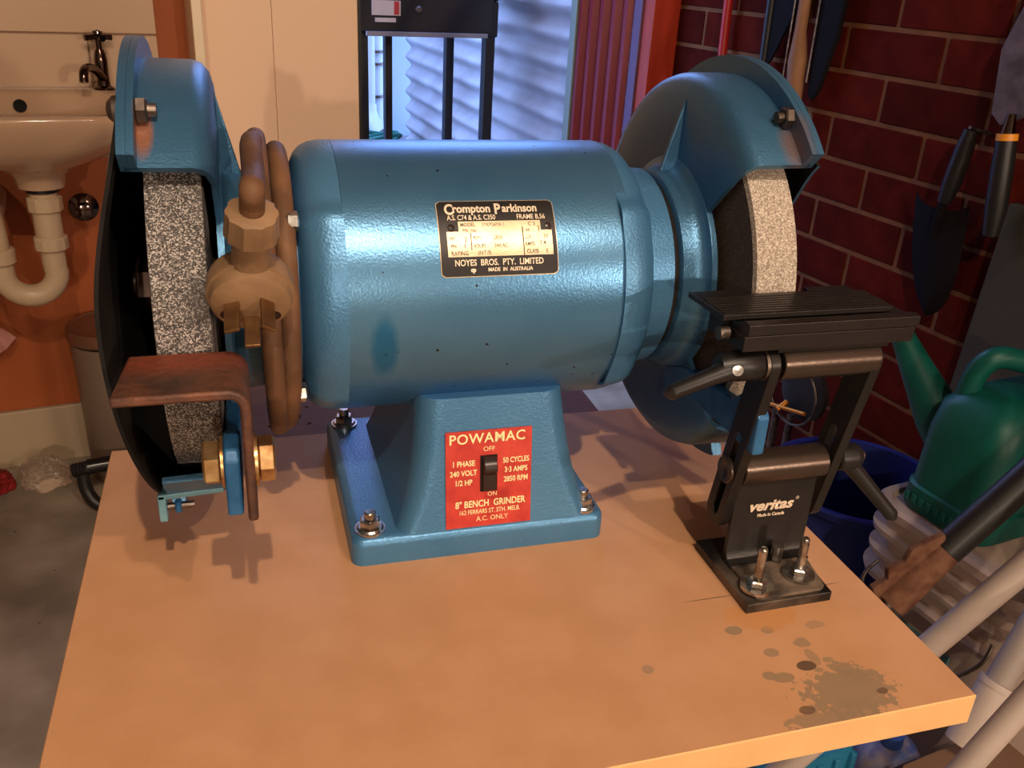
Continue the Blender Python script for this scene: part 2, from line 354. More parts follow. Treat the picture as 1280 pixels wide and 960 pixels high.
# back wall left of the doorway: orange paint, tiles over the basin, white lining boards beside the door
wb = rbox(WL, .3002, WB, WB+.1, FZ, CZ).build('wall_back', ORNG, kind='structure', smooth=0)
rbox(.3002, .67, WB+.012, WB+.1, FZ, CZ).build('wall_back', ORNG, kind='structure', smooth=0)
rbox(.67, 1.448, WB, WB+.1, 1.25, CZ).build('wall_back', ORNG, kind='structure', smooth=0)
tz = .1455; tw, th = .300, .200
rbox(WL, .2375, WB-.006, WB, .9-.22*0-.0-1.0, .9).build('tile_bed', GROUT, kind='structure', smooth=0)
bpy.data.objects['tile_bed'].name = 'trim_1'
tb = bpy.data.objects['trim_1']
for row in range(-1, 3):
    z0_ = tz+row*(th+.0025)
    edge = -.048 if row % 2 == 0 else .107
    for i in range(-3, 2):
        a0 = edge+i*(tw+.0025)+.0015; a1 = a0+tw-.0005
        a1 = min(a1, .238)
        if a1-a0 < .01: continue
        zz0 = max(z0_+.0012, -.098)
        MB().box(a0, a1, WB-.012, WB-.005, zz0, z0_+th, R).build('tile', TILE, tb, smooth=0, bevel=.0012, seg=1)
rbox(.3000, .3195, WB-.105, WB+.02, FZ, CZ).build('trim_2', WTRIM, kind='structure', smooth=0, bevel=.002)
for i, (a0, a1) in enumerate(((.3195, .4755), (.4763, .6655))):
    rbox(a0, a1, WB-.006, WB+.012, FZ, CZ).build('lining_board', CREAM, kind='structure', smooth=0, bevel=.0008, seg=1).name = 'trim_%d' % (i+3)
rbox(.6655, .672, WB-.010, WB+.1, FZ, 1.25).build('trim_5', BLKPL, kind='structure', smooth=0)
rbox(WL, .300, WB-.014, WB, FZ, -.66).build('baseboard_back', SKIRT, kind='structure', smooth=0, bevel=.003)
# red timber door post at the corner of the brick wall
REDP = mat('orange_red_painted_post', rgb(160, 50, 28), .45, 0, .4, .1, 60, var=.15, vscale=6, stretch=(8, 8, 1))
speck(REDP, 30, .22, rgb(226, 150, 110), soft=.02)
rbox(1.448, WR, WB-.004, WB+.06, FZ, 1.25).build('trim_6', REDP, kind='structure', smooth=0, bevel=.002)
rbox(1.448, WR+.11, WB+.06, WB+.1, FZ, CZ).build('wall_back', FARB, kind='structure', smooth=0)
# ribbed red steel door leaf standing open outwards
REDS = mat('dark_red_steel_sheet', rgb(112, 18, 26), .38, .1, .5, .04, 60)
GRNE = mat('grey_green_edge_trim', rgb(112, 120, 110), .5)
PURP = mat('mauve_painted_steel', rgb(84, 56, 82), .45)
d1 = thing('door_1', R(1.44, 1.90, FZ), None, None); d1['kind'] = 'structure'
pts = []
b = 1.93
while b < 2.215:
    pts += [(1.452, b), (1.452, b+.012), (1.434, b+.022), (1.434, b+.036), (1.452, b+.046)]
    b += .062
q = MB(); n = len(pts)
vs = [R(a, b_, z) for z in (FZ+.02, 1.18) for a, b_ in pts]+[R(a+.003, b_+.0001, z) for z in (FZ+.02, 1.18) for a, b_ in pts]
fs = []
for i in range(n-1):
    fs += [(i, i+1, n+i+1, n+i), (2*n+i, 3*n+i, 3*n+i+1, 2*n+i+1), (n+i, n+i+1, 3*n+i+1, 3*n+i), (i, 2*n+i, 2*n+i+1, i+1)]
q.add(vs, fs)
q.build('ribbed_sheet', REDS, d1, smooth=0)
rbox(1.430, 1.472, pts[-1][1]+.001, pts[-1][1]+.036, FZ+.02, 1.2).build('edge_frame', GRNE, d1, smooth=0, bevel=.002)
rbox(1.440, 1.470, 1.893, 1.929, FZ+.02, 1.2).build('hinge_stile', PURP, d1, smooth=0, bevel=.002)

# ------------------------------------------------------------------ outside the doorway
OUTC = mat('outdoor_paving', rgb(120, 120, 124), .8, 0, .3, .3, 40, var=.2, vscale=5)
MB().box(-1.5, 3.2, WB+.1, 7.5, FZ-.12, FZ-.02, R).build('ground', OUTC, smooth=0, kind='structure')
GALV = mat('weathered_corrugated_iron', rgb(184, 184, 190), .5, .1, .5, .03, 60, col2=rgb(150, 144, 146), vscale=3, detail=3)
t5 = math.radians(4.5); fn_ = Vector((math.cos(t5), math.sin(t5), 0)); fd = Vector((-math.sin(t5), math.cos(t5), 0))
F0 = Vector((1.105, 2.30, 0))
def fence_pt(s_, z, o=0): return F0+fd*s_+fn_*o+Vector((0, 0, z))
for (s0, s1, zt, zb_, dz) in ((.17, 2.19, .205, -.80, 0.), (.17, 2.19, 1.0, .19, .018)):
    q = MB(); n = int((zt-zb_)/.083*10); vs = []; fs = []
    for i in range(n+1):
        z = zb_+(zt-zb_)*i/n; o_ = .015*math.cos(2*PI*z/.083)+dz
        vs += [fence_pt(s0, z, o_), fence_pt(s1, z, o_), fence_pt(s0, z, o_+.0015), fence_pt(s1, z, o_+.0015)]
    for i in range(n):
        a = 4*i; fs += [(a, a+1, a+5, a+4), (a+2, a+6, a+7, a+3), (a, a+4, a+6, a+2), (a+1, a+3, a+7, a+5)]
    fs += [(0, 2, 3, 1), (4*n, 4*n+1, 4*n+3, 4*n+2)]
    q.add(vs, fs)
    if zt < .5:
        fence = thing('corrugated_fence', fence_pt(0, FZ-.02), 'weathered corrugated iron fence outside the doorway', 'fence')
    q.build('iron_sheet', GALV, fence, smooth=60)
q = MB()
for s_ in (.25, 1.15, 2.1):
    q = MB().obox(fence_pt(s_, .05, .06), fd, fn_, (0, 0, 1), .02, .02, .87); q.build('fence_post', STEEL, fence, smooth=0)
STAND = mat('black_powder_coat', rgb(26, 25, 30), .45, .1, .5, .05)
st = thing('barbecue_stand', R(1.0, 2.6, FZ-.02), 'black metal barbecue stand seen through the doorway', 'barbecue')
rbox(.872, 1.318, 2.56, 2.95, .108, .42).build('cabinet', STAND, st, smooth=0, bevel=.006)
rbox(.895, 1.295, 2.55, 2.559, .098, .112).build('lip_rail', mat('grey_rail', rgb(140, 140, 150), .4, .5), st, smooth=0, bevel=.002)
for (a, b, ww) in ((.893, 2.60, .017), (.99, 2.64, .012), (1.318, 2.60, .017), (1.31, 2.93, .015)):
    rbox(a-ww, a+ww, b-ww, b+ww, FZ-.02, .108).build('post', STAND, st, smooth=0, bevel=.002)
rbox(1.296, 1.34, 2.575, 2.95, .10, .205).build('side_bracket', STAND, st, smooth=0, bevel=.004)
q = MB(); q.prism([R(1.34, 2.60, .2), R(1.46, 2.60, .31), R(1.46, 2.60, .36), R(1.34, 2.60, .36)], R(0, .2, 0)); q.build('sloping_shelf', STAND, st, smooth=0, bevel=.003)
LABW = mat('white_sticker', rgb(196, 186, 182), .5); LABR = mat('red_sticker_band', rgb(176, 52, 52), .5)
sk = rbox(.915, 1.005, 2.556, 2.5605, .157, .199).build('rating_sticker', LABW, st, smooth=0)
rbox(.984, 1.0, 2.5545, 2.557, .160, .197).build('red_band', LABR, sk, smooth=0)
rbox(.925, .990, 2.556, 2.5605, .138, .150).build('small_sticker', LABW, st, smooth=0)
MB().rev(R(1.064, 2.56, .176), R(0, -1, 0), [(0, .011), (.004, .011), (.008, .006)], 16).build('screw_knob', STEEL, st)
WALLO = mat('pale_blue_grey_wall', rgb(158, 172, 186), .6, 0, .3, .1, 30, var=.1, vscale=4)
PVC = mat('white_pvc', rgb(200, 208, 216), .4)
rbox(-1.2, 2.2, 4.52, 4.62, FZ-.02, 1.5).build('wall_outside', WALLO, smooth=0, kind='structure')
dp = thing('downpipe', R(1.47, 4.44, -.52), 'pale plastic downpipe on the outdoor wall left of the iron fence', 'pipe')
MB().cyl(R(1.462, 4.44, -.40), R(1.462, 4.44, .9), .036, n=20).build('pipe_run', PVC, dp)
for z in (-.12, -.18, -.34):
    MB().cyl(R(1.51, 4.47, z-.006), R(1.51, 4.47, z+.006), .05, n=20).build('joint_ring', STEEL, dp)
MB().cyl(R(1.515, 4.47, -.52), R(1.515, 4.47, .9), .034, n=20).build('second_pipe_run', PVC, dp)
MB().tube([R(1.462, 4.44, -.38), R(1.462, 4.43, -.42), R(1.47, 4.40, -.46), R(1.49, 4.34, -.50), R(1.50, 4.30, -.515)], .042, 16).build('elbow', PVC, dp)
rbox(1.0, 1.86, 3.75, 4.52, FZ-.02, -.555).build('ground', OUTC, smooth=0, kind='structure', bevel=.01)
HOSE = mat('green_garden_hose', rgb(24, 104, 92), .4)
pts = []
for i in range(150):
    t = i/150*2*PI*5.2; rr = .125+.022*math.sin(t*.7)
    pts.append(R(1.37+rr*math.cos(t)+.02*math.sin(t*.3), 4.05+.8*rr*math.sin(t), -.535+.03*(1+math.sin(t*1.3))*(.4+.6*i/150)+.0002*i))
MB().tube(pts, .0095, 8).build('garden_hose', HOSE, label='coiled green garden hose lying outside below the pale downpipe', cat='hose')

# ------------------------------------------------------------------ workbench and board
BW, BD = .42856, .32949
bench = thing('folding_workbench', (.2, .25, FZ), 'folding workbench under the fibreboard with a brown ply jaw showing behind', 'workbench')
def jaw(y0, y1, holes):
    q = MB(); x0, x1 = .065, .3695; zt, zb_ = -.0182, -.042; n = 20; xs = [x0]; cells = []
    hw = .016
    # strip of quads with round holes
    cuts = sorted(sum(([h-hw, h+hw] for h, _ in holes), [])); edges = [x0]+cuts+[x1]
    for i in range(0, len(edges)-1):
        a, b = edges[i], edges[i+1]
        if i % 2 == 0:
            q.box(a, b, y0, y1, zb_, zt)
        else:
            hx, hy = holes[i//2]; r = .0097
            q.box(a, b, y0, hy-hw, zb_, zt); q.box(a, b, hy+hw, y1, zb_, zt)
            out = []; inn = []
            for k in range(24):
                t = 2*PI*k/24+PI/24; c, s_ = math.cos(t), math.sin(t); mm = max(abs(c), abs(s_))
                out.append((hx+hw*c/mm, hy+hw*s_/mm, zb_)); inn.append((hx+r*c, hy+r*s_, zb_))
            q.ringprism(out, inn, (0, 0, zt-zb_))
    return q
jaw(.262, .4705, [(.1203, .3965), (.30, .3965)]).build('rear_jaw', PLY, bench, smooth=0)
MB().box(.065, .3695, .03, .20, -.042, -.0182).build('front_jaw', PLY, bench, smooth=0, bevel=.002)
LEGB = mat('blue_painted_steel_leg', rgb(40, 90, 130), .4, .2)
for (x, y, dx, dy) in ((.10, .06, 0, 0), (.32, .06, 0, 0), (.10, .40, 0, .03), (.32, .40, 0, .03)):
    MB().tube([(x, y, -.05), (x+dx, y+dy, FZ+.001)], .0125, 12).build('leg', LEGB, bench)
for x in (.10, .32): MB().box(x-.014, x+.014, .035, .455, -.068, -.0425).build('jaw_rail', LEGB, bench, smooth=0, bevel=.002)
for y in (.06, .42): MB().cyl((.10, y, -.56), (.32, y, -.56), .009).build('cross_bar', LEGB, bench)
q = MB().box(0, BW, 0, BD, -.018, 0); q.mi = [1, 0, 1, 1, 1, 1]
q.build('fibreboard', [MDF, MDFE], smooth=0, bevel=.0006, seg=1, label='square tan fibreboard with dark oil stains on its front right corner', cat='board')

# ------------------------------------------------------------------ bench grinder
YA, ZA, XM = .24, .148, .218
G = thing('bench_grinder', (XM, .24, 0), 'blue double-wheel bench grinder with nameplate, standing on the fibreboard', 'bench grinder')
def lathe(prof, n=96, a0=None, a1=None, q=None, mi=0, mod=None):
    """about the motor axis; profile (x, r); angles in degrees, 0 towards the camera side, 90 up"""
    q = q or MB()
    lo, hi = (0, 360) if a0 is None else (a0, a1); fullc = a0 is None
    k = n if fullc else n+1; rings = []
    for (x, r) in prof:
        ring = []
        for i in range(k):
            t = math.radians(lo+(hi-lo)*i/n); rr = mod(math.degrees(t) % 360, x, r) if mod else r
            ring.append(len(q.v)); q.v.append(Vector((x, YA-rr*math.cos(t), ZA+rr*math.sin(t))))
        rings.append(ring)
    for A, B in zip(rings, rings[1:]):
        for i in range(n):
            j = (i+1) % k; q.f.append((A[i], A[j], B[j], B[i])); q.mi.append(mi)
    return q
def closed(prof, n=96, a0=None, a1=None, mi=0, q=None):
    """closed section revolved; end caps when it is a sector"""
    q = q or MB(); s0 = len(q.v); P_ = prof+[prof[0]]; lathe(P_, n, a0, a1, q, mi)
    if a0 is not None:
        k = n+1; q.f.append(tuple(s0+k*i for i in range(len(prof)))); q.f.append(tuple(s0+k*i+n for i in reversed(range(len(prof))))); q.mi += [mi, mi]
    return q
def mir(prof): return [(2*XM-x, r) for x, r in prof]
def cylp(x, th, r): t = math.radians(th); return Vector((x, YA-r*math.cos(t), ZA+r*math.sin(t)))
# motor shell
lathe([(.1449, .0742), (.1450, .0753), (.2971, .0753), (.2972, .0742)], 128).build('motor_shell', BLUESHELL, G, smooth=50)
def pad(t, x, r):
    d = min(abs(((t+180) % 360)-180), abs(t-180))       # from the front or back direction
    s_ = max(0, min(1, (46-d)/3.0)); s_ = s_*s_*(3-2*s_)
    e = abs(x-XM)-.0788
    wgt = 1 if e > 0 else 0
    if r < .03: return r
    corner = max(0, 1-abs(d-40)/9.0)*.002 if r > .04 else 0
    return r+s_*(.0018 if r > .06 else .002)+corner*(1 if r > .05 else 0)*.9
bell = [(.1448, .0735), (.1448, .0753), (.1385, .0752), (.1335, .0742), (.1290, .0720), (.1258, .0685), (.1236, .0635), (.1226, .057), (.1224, .045), (.1224, .020), (.1224, .0)]
lathe(bell, 144, mod=pad).build('end_bell', BLUE2, G, smooth=45)
lathe(mir(bell), 144, mod=pad).build('end_bell', BLUE2, G, smooth=45)
for sgn in (0, 1):
    pr = [(.1226, .0), (.1226, .060), (.1075, .0592), (.1068, .0575), (.1068, .0)]
    if sgn: pr = mir(pr)
    lathe(pr, 96).build('shaft_collar', BLUE2, G, smooth=40)
    pr = [(.1068, .0555), (.1030, .0555)]
    if sgn: pr = mir(pr)
    lathe(pr, 64).build('collar_groove', MATBLK, G, smooth=40)
for x0, x1, s_ in ((.1236, .1176, 1),):
    for th in (40, -36, 140, 216):
        r = .0735
        c = cylp(x0, th, r); d = cylp(x1, th, r)
        q = MB().hexn(c, d, .0052, rot=.3); q.cyl(d, d+Vector((-.0022*s_, 0, 0)), .0024, n=10); q.build('through_bolt', ZINC, G, smooth=30)
# housings (left; the right one is its mirror image)
RH = .1150
A0, A1 = 43.5, 290       # covered sector: from the front opening up over the back
def housing(fl):
    M_ = (lambda p: mir(p)) if fl else (lambda p: p)
    # inner disc, hub flare and peripheral band
    q = MB()
    sec = [(.0505, RH), (.0780, RH-.0004), (.0825, RH-.0020), (.0858, RH-.0060), (.0874, RH-.0120), (.0880, .085), (.0880, .060), (.0850, .060), (.0850, RH-.0145), (.0832, RH-.0075), (.0795, RH-.0042), (.0505, RH-.0032)]
    closed(M_(sec), 110, A0, A1+30, q=q)
    h = q.build('wheel_housing', BLUEG, G, smooth=40, bevel=0)
    hub = MB(); lathe(M_([(.1030, .0), (.1030, .0575), (.1020, .0592), (.0960, .0596), (.0915, .0605), (.0892, .0628), (.0882, .0665), (.0850, .0668), (.0850, .0)]), 96, q=hub)
    hub.build('bearing_hub', BLUEG, G, smooth=40)
    # joint flange of the housing, outer cover with its own flange
    fl1 = closed(M_([(.0529, .1249), (.0560, .1249), (.0560, RH-.002), (.0529, RH-.002)]), 100, A0, A1); fl1.build('housing_flange', BLUEG, G, smooth=40)
    c = closed(M_([(.0490, .1250), (.0528, .1250), (.0528, .1120), (.0490, .1120)]), 100, A0, A1)
    c.build('guard_cover', BLUEG, G, smooth=40)
    s0, s1 = (A0, A1) if fl else (0, 360)
    d = MB(); nr, nt2 = 14, 120; vs = []; fs = []
    for side in (0, 1):
        for i in range(nr+1):
            r = max(.002, .1135*(i/nr)**.8)
            for j in range(nt2+1):
                t = math.radians(s0+(s1-s0)*j/nt2); c_ = max(0, math.cos(t-.14)); rim = .0478-.0128*c_**(6 if 0 < math.degrees(t-.14) < 180 else 2.6)
                k = max(0, min(1, (r-.060)/.0535)); k = k*k*(3-2*k)
                x = .0350+(rim-.0350)*k+.0018*side
                if fl: x = 2*XM-x
                vs.append((x, YA-r*math.cos(t), ZA+r*math.sin(t)))
    m_ = nt2+1; o2 = (nr+1)*m_; mi_ = []
    for i in range(nr):
        for j in range(nt2):
            f = (i*m_+j, i*m_+j+1, (i+1)*m_+j+1, (i+1)*m_+j); fs.append(f); fs.append(tuple(v+o2 for v in reversed(f))); mi_ += [0, 1]
    for j in range(nt2): fs.append((nr*m_+j, nr*m_+j+1, o2+nr*m_+j+1, o2+nr*m_+j)); mi_.append(1)
    if fl:
        for j in (0, nt2):
            for i in range(nr): fs.append((i*m_+j, (i+1)*m_+j, o2+(i+1)*m_+j, o2+i*m_+j)); mi_.append(0)
    d.add(vs, fs); d.mi = mi_
    d.build('guard_cover_disc', [BLUEG, MATBLK, MATBLK], G, smooth=40)
    # black inside liner of the covered part
    l = MB(); lathe(M_([(.0500, .1112), (.0805, .1112), (.0846, .1030), (.0848, .067)]), 100, A0+1, A1+28, q=l); l.build('black_inside', MATBLK, h, smooth=40)
    # arc at the lower lip
    # gusset fins
    s_ = -1 if fl else 1; mx = (lambda x: 2*XM-x) if fl else (lambda x: x)
    for th in (88,):
        a = cylp(mx(.0878), th, .101); b_ = cylp(mx(.0878), th, .056); c_ = cylp(mx(.0985), th, .058)
        t = math.radians(th); nn = Vector((0, math.sin(t), math.cos(t)))*.0016
        MB().prism([a-nn, b_-nn, c_-nn], nn*2).build('gusset_fin', BLUEG, h, smooth=0, bevel=.0006)
    # flange bolts
    for th in (57, 215):
        p = cylp(mx(.0560), th, .1195); ax = Vector((s_, 0, 0))
        q = MB().hexn(p, p+ax*.0052, .0058, rot=.4); q.cyl(p+ax*.0052, p+ax*.0088, .0030, n=12)
        q.rev(p-ax*.0068, -ax, [(0, .0062), (.002, .0058), (.0042, .0035), (.005, 0)], 16)
        q.build('flange_bolt', STEEL, G, smooth=30)
    return h
hL = housing(False); hR = housing(True)
# grinding wheels, washers and arbor nuts
for fl in (0, 1):
    mx = (lambda x: 2*XM-x) if fl else (lambda x: x)
    xa, xb = mx(.0562), mx(.0812); RWH = .1015
    q = MB(); random.seed(3)
    prof = [(xa, .034), (xa, .0975), (xa+(.0006 if not fl else -.0006), .1008), ((xa+xb)/2, RWH), (xb+(-.0006 if not fl else .0006), .1008), (xb, .0975), (xb, .034)]
    lathe(prof[1:-1], 180, q=q, mi=0); lathe([prof[0], prof[1]], 180, q=q, mi=1); lathe([prof[-2], prof[-1]], 180, q=q, mi=1)
    q.build('grinding_wheel', [GRIT2 if fl else GRIT1, GRIT2S if fl else GRIT1], G, smooth=30,
            label='fine worn grey wheel with dark sides' if fl else 'coarse grey speckled wheel')
    w_ = MB(); s_ = 1 if not fl else -1
    w_.rev((xa, YA, ZA), (-s_, 0, 0), [(0, .036), (.0035, .036), (.0055, .030), (.006, .016)], 40)
    w_.rev((xb, YA, ZA), (s_, 0, 0), [(0, .036), (.0034, .034)], 40); w_.build('clamp_washer', DARKST, G)
    n_ = MB().hexn((xa-s_*.0055, YA, ZA), (xa-s_*.0155, YA, ZA), .0130, rot=.25, ch=.001); n_.cyl((xa-s_*.0155, YA, ZA), (xa-s_*.0172, YA, ZA), .0070, n=20)
    n_.build('arbor_nut', DARKST, G)
    MB().cyl((xb, YA, ZA), (mx(.104), YA, ZA), .012).build('shaft', STEEL, G)
# tool rest arms (blue brackets under both wheels)
def arm(fl):
    mx = (lambda x: 2*XM-x) if fl else (lambda x: x)
    yb = .098 if not fl else .104
    x0, x1 = sorted((mx(.0824), mx(.0893)))
    zt = .1175 if not fl else .1115
    poly = [(yb, .0855), (yb, zt-.004), (yb+.004, zt), (yb+.022, zt), (yb+.03, .105), (.188, .100), (.215, .090), (.215, .070), (.188, .0835), (yb+.035, .0855)]
    q = MB().prism([(x0, y, z) for y, z in poly], (x1-x0, 0, 0)); return q.build('tool_rest_arm', BLOCKB, G, smooth=0, bevel=.0012)
arm(0); arm(1)
# rusty L-shaped tool rest with its bolt
q = MB(); y0, y1 = .0925, .1365; prof = []; inn = []
for k in range(9):
    t = PI/2*k/8; prof.append((.0866+.0088*math.sin(t), .1405+.0088*math.cos(t))); inn.append((.0866+.0044*math.sin(t), .1405+.0044*math.cos(t)))
outl = [(.0415, .1493)]+prof+[(.0954, .0852), (.0910, .0852)]+list(reversed(inn))+[(.0415, .1449)]
# skew the outer end backwards a little, as in the photograph
vs = []
for (x, z) in outl:
    k = max(0, (.0870-x)/.045); vs.append(((x, y0+.002*0, z), (x+(.0035 if z > .14 and x < .05 else 0), y1, z)))
n = len(vs); V = [a for a, b in vs]+[b for a, b in vs]
q.add(V, [tuple(range(n)), tuple(reversed(range(n, 2*n)))]+[(i, i+n, (i+1) % n+n, (i+1) % n) for i in range(n)])
q.build('tool_rest', RUST, G, smooth=35, bevel=.0013, label='rusty brown bent steel tool rest')
bx_, by_, bz_ = .0954, .1055, .1095
q = MB(); q.cyl((bx_, by_, bz_), (bx_+.0014, by_, bz_), .0118, n=32); q.hexn((bx_+.0014, by_, bz_), (bx_+.0088, by_, bz_), .0102, rot=.52, ch=.001)
q.build('clamp_bolt', GOLD, G, smooth=30)
q = MB(); q.cyl((.0824, by_, bz_), (.0812, by_, bz_), .0112, n=32); q.hexn((.0812, by_, bz_), (.0736, by_, bz_), .0102, rot=.1, ch=.001); q.build('clamp_nut', GOLD, G, smooth=30)
# pale lug with a small screw at the foot of the left cover
lug = MB(); lug.box(.0452, .0780, .168, .182, .0545, .0578, lambda x, y, z: (x, y, z+(x-.0452)*.045)); lug.box(.0452, .0492, .168, .182, .0415, .0575)
lug.build('guard_lug', LBLUE, G, smooth=0, bevel=.0008)
q = MB().hexn((.0530, .174, .0472), (.0562, .174, .0472), .0042, mi=0); q.cyl((.0492, .174, .0472), (.0625, .174, .0472), .0020, n=10, mi=1)
q.build('lug_screw', [BLOCKB, STEEL], G)
# foot casting
def rrect(x0, x1, y0, y1, r, z, n=6):
    o = []
    for cx_, cy_, a in ((x1-r, y0+r, -90), (x1-r, y1-r, 0), (x0+r, y1-r, 90), (x0+r, y0+r, 180)):
        for k in range(n+1):
            t = math.radians(a+90*k/n); o.append((cx_+r*math.cos(t), cy_+r*math.sin(t), z))
    return o
def loft(loops, mi=0):
    q = MB(); k = len(loops[0]); vs = [v for l in loops for v in l]; fs = [tuple(reversed(range(k))), tuple(range(k*(len(loops)-1), k*len(loops)))]
    for a in range(len(loops)-1):
        for i in range(k): fs.append((a*k+i, a*k+(i+1) % k, (a+1)*k+(i+1) % k, (a+1)*k+i))
    return q.add(vs, fs, mi)
loft([rrect(.1432, .2952, .1655, .3195, .007, 0), rrect(.1432, .2952, .1655, .3195, .007, .012), rrect(.1437, .2947, .166, .319, .0068, .0150), rrect(.1455, .2930, .1678, .3172, .006, .0168), rrect(.149, .2895, .171, .314, .006, .0172)]).build('foot', BLUE2, G, smooth=60)
N_ = 10; lo = []
for k in range(N_+1):
    t = k/N_; fl = (1-t)**3
    lo.append(rrect(.1785-.0095*fl+.004*t, .2785+.0075*fl-.0105*t, .1672-.0004*fl+.0112*t, .312-.018*t, .014-.004*fl, .0165+.0790*t, 8))
loft(lo).build('pedestal', BLUE2, G, smooth=60)
for (x, y) in ((.1548, .1765), (.2832, .1760), (.1548, .308), (.2832, .308)):
    q = MB().cyl((x, y, .0170), (x, y, .0186), .0088, n=28); q.rev((x, y, .0186), (0, 0, 1), [(0, .0078), (.0012, .0068)], 24)
    q.hexn((x, y, .0194), (x, y, .0246), .0063, rot=.4); q.cyl((x, y, .0246), (x, y, .0292), .0034, n=14, ch=.0006)
    q.build('mounting_nut', ZINC, G, smooth=30)
# switch label on the pedestal front
P0 = Vector((.1968, .1712, .0195)); 
slope = Vector((0, .0112, .0790)).normalized(); nrm = Vector((0, -slope.z, slope.y))
pc = Vector((.2222, .1672+.0112*.385, .0165+.079*.385)) + nrm*.0007
LW_, LH_ = .0505, .0590
rl = math.radians(.3)
ux = Vector((1, 0, 0)); uy = slope
def onlab(u, v, h=0): return pc+ux*u+uy*v+nrm*h
q = MB().box(-LW_/2, LW_/2, -LH_/2, LH_/2, -.0003, .0004, lambda u, v, h: onlab(u, v, h)); lab = q.build('switch_label', RED, G, smooth=0)
def lt(body, u, v, size, bold=0, sx=1, m_=None, sp=1): return text('lettering', body, size, m_ or CREAMT, lab, lambda x, y: onlab(u+x, v+y, .0006), bold, 'CENTER', sx, 0, sp)
lt('POWAMAC', -.001, .0246, .0084, .00012, .98, sp=1.08)
lt('OFF', .000, .0180, .0040, 0, 1.0)
lt('1 PHASE', -.0150, .0100, .0046, .0001, .80); lt('240 VOLT', -.0150, .0042, .0046, .0001, .80); lt('1/2 HP', -.0150, -.0016, .0046, .0001, .80)
lt('50 CYCLES', .0160, .0100, .0046, .0001, .72); lt('3·3 AMPS', .0160, .0042, .0046, .0001, .76); lt('2850 RPM', .0160, -.0016, .0046, .0001, .76)
lt('ON', .002, -.0098, .0036, 0, 1)
lt('8" BENCH  GRINDER', .001, -.0153, .0058, .00012, .78)
lt('162 FERRARS ST. STH. MELB.', .0005, -.0202, .0040, .00003, .74)
lt('A.C. ONLY', .002, -.0248, .0042, 0, .95)
# rocker switch
q = MB().box(-.0052, .0048, -.0105, .0115, 0, .0006, lambda u, v, h: onlab(u, v+.0028, h+.0003)); sw = q.build('switch_slot', MATBLK, G, smooth=0)
q = MB(); prof = [(-.0100, .0006), (-.0098, .0022), (-.006, .0028), (.0000, .0026), (.0030, .0062), (.0050, .0064), (.0085, .0050), (.0108, .0020), (.0110, .0006)]
q.prism([onlab(-.0040, v+.0028, h) for v, h in prof], ux*.0078); q.build('toggle_switch', DARKBR, G, smooth=35, bevel=.0005)
# nameplate wrapped on the shell
def nm(u, v, h=0):
    th = math.radians(31.3)+v/.0755; r = .0757+h
    return Vector((.2226+u, YA-r*math.cos(th), ZA+r*math.sin(th)))
def patch(q, u0, u1, v0, v1, h, mi=0, cr=0):
    nu, nv = 2, max(2, int(abs(v1-v0)/.0012)); vs = []; fs = []
    for j in range(nv+1):
        v = v0+(v1-v0)*j/nv; ins = 0
        if cr:
            dd = min(v-v0, v1-v)
            if dd < cr: ins = cr-math.sqrt(max(0, cr*cr-(cr-dd)**2))
        for i in range(nu+1): vs.append(nm((u0+ins)+(u1-u0-2*ins)*i/nu, v, h))
    for j in range(nv):
        for i in range(nu): a = j*(nu+1)+i; fs.append((a, a+1, a+nu+2, a+nu+1))
    return q.add(vs, fs, mi)
W_, H_ = .0308, .0196
q = MB(); patch(q, -W_-.0004, W_+.0004, -H_-.0004, H_+.0004, .0001, 1, .0022); patch(q, -W_, W_, -H_, H_, .0004, 0, .002)
npz = q.build('nameplate', [NBLK, NWHT], G, smooth=60)
q = MB(); patch(q, -.0208, .0228, .0030, .0083, .0006); patch(q, -.0272, .0286, -.0098, .0030, .0006); q.build('data_field', NWHT, npz, smooth=60)
for (u0, u1, v0, v1) in ((.0126, .0131, -.0098, .0050), (-.0150, -.0146, -.0066, .0024)):
    q = MB(); patch(q, u0, u1, v0, v1, .0008); q.build('field_line', NDRK, npz, smooth=60)
def nt_(body, u, v, size, bold=0, sx=1, m_=None, align='LEFT', sp=1): return text('lettering', body, size, m_ or NTXT, npz, lambda x, y: nm(u+x, v+y, .0008), bold, align, sx, 0, sp)
nt_('C', -.0272, .0146, .0080, .00028, .82); nt_('rompton', -.0230, .0150, .0062, .00020, .90)
nt_('P', -.0010, .0146, .0080, .00028, .82); nt_('arkinson', .0032, .0150, .0062, .00018, .88)
nt_('A.S. C74 & A.S. C350', -.0262, .0102, .0038, .00004, .76); nt_('FRAME B.56', .0104, .0102, .0038, .00004, .80)
nt_('MODEL', -.0198, .0064, .0028, .00003, .85, NDRK); nt_('SYKP26MA 1', -.0085, .0063, .0028, 0, .8, NDRK); nt_('C 3', .0160, .0063, .0030, 0, .9, NDRK)
nt_('Mfr. No.', -.0188, .0034, .0026, 0, .85, NDRK); nt_('H', .0146, .0030, .0030, 0, .9, NDRK); nt_('3', .0206, .0036, .0040, 0, .9, NDRK)
nt_('HP', -.0262, -.0006, .0028, 0, .85, NDRK); nt_('2', -.0184, -.0012, .0034, 0, .9, NDRK); nt_('RPM', -.0136, -.0004, .0026, 0, .85, NDRK); nt_('2850', -.0030, -.0004, .0028, 0, .85, NDRK)
nt_('CY.', .0142, -.0006, .0026, 0, .85, NDRK); nt_('50', .0240, -.0002, .0028, 0, .85, NDRK)
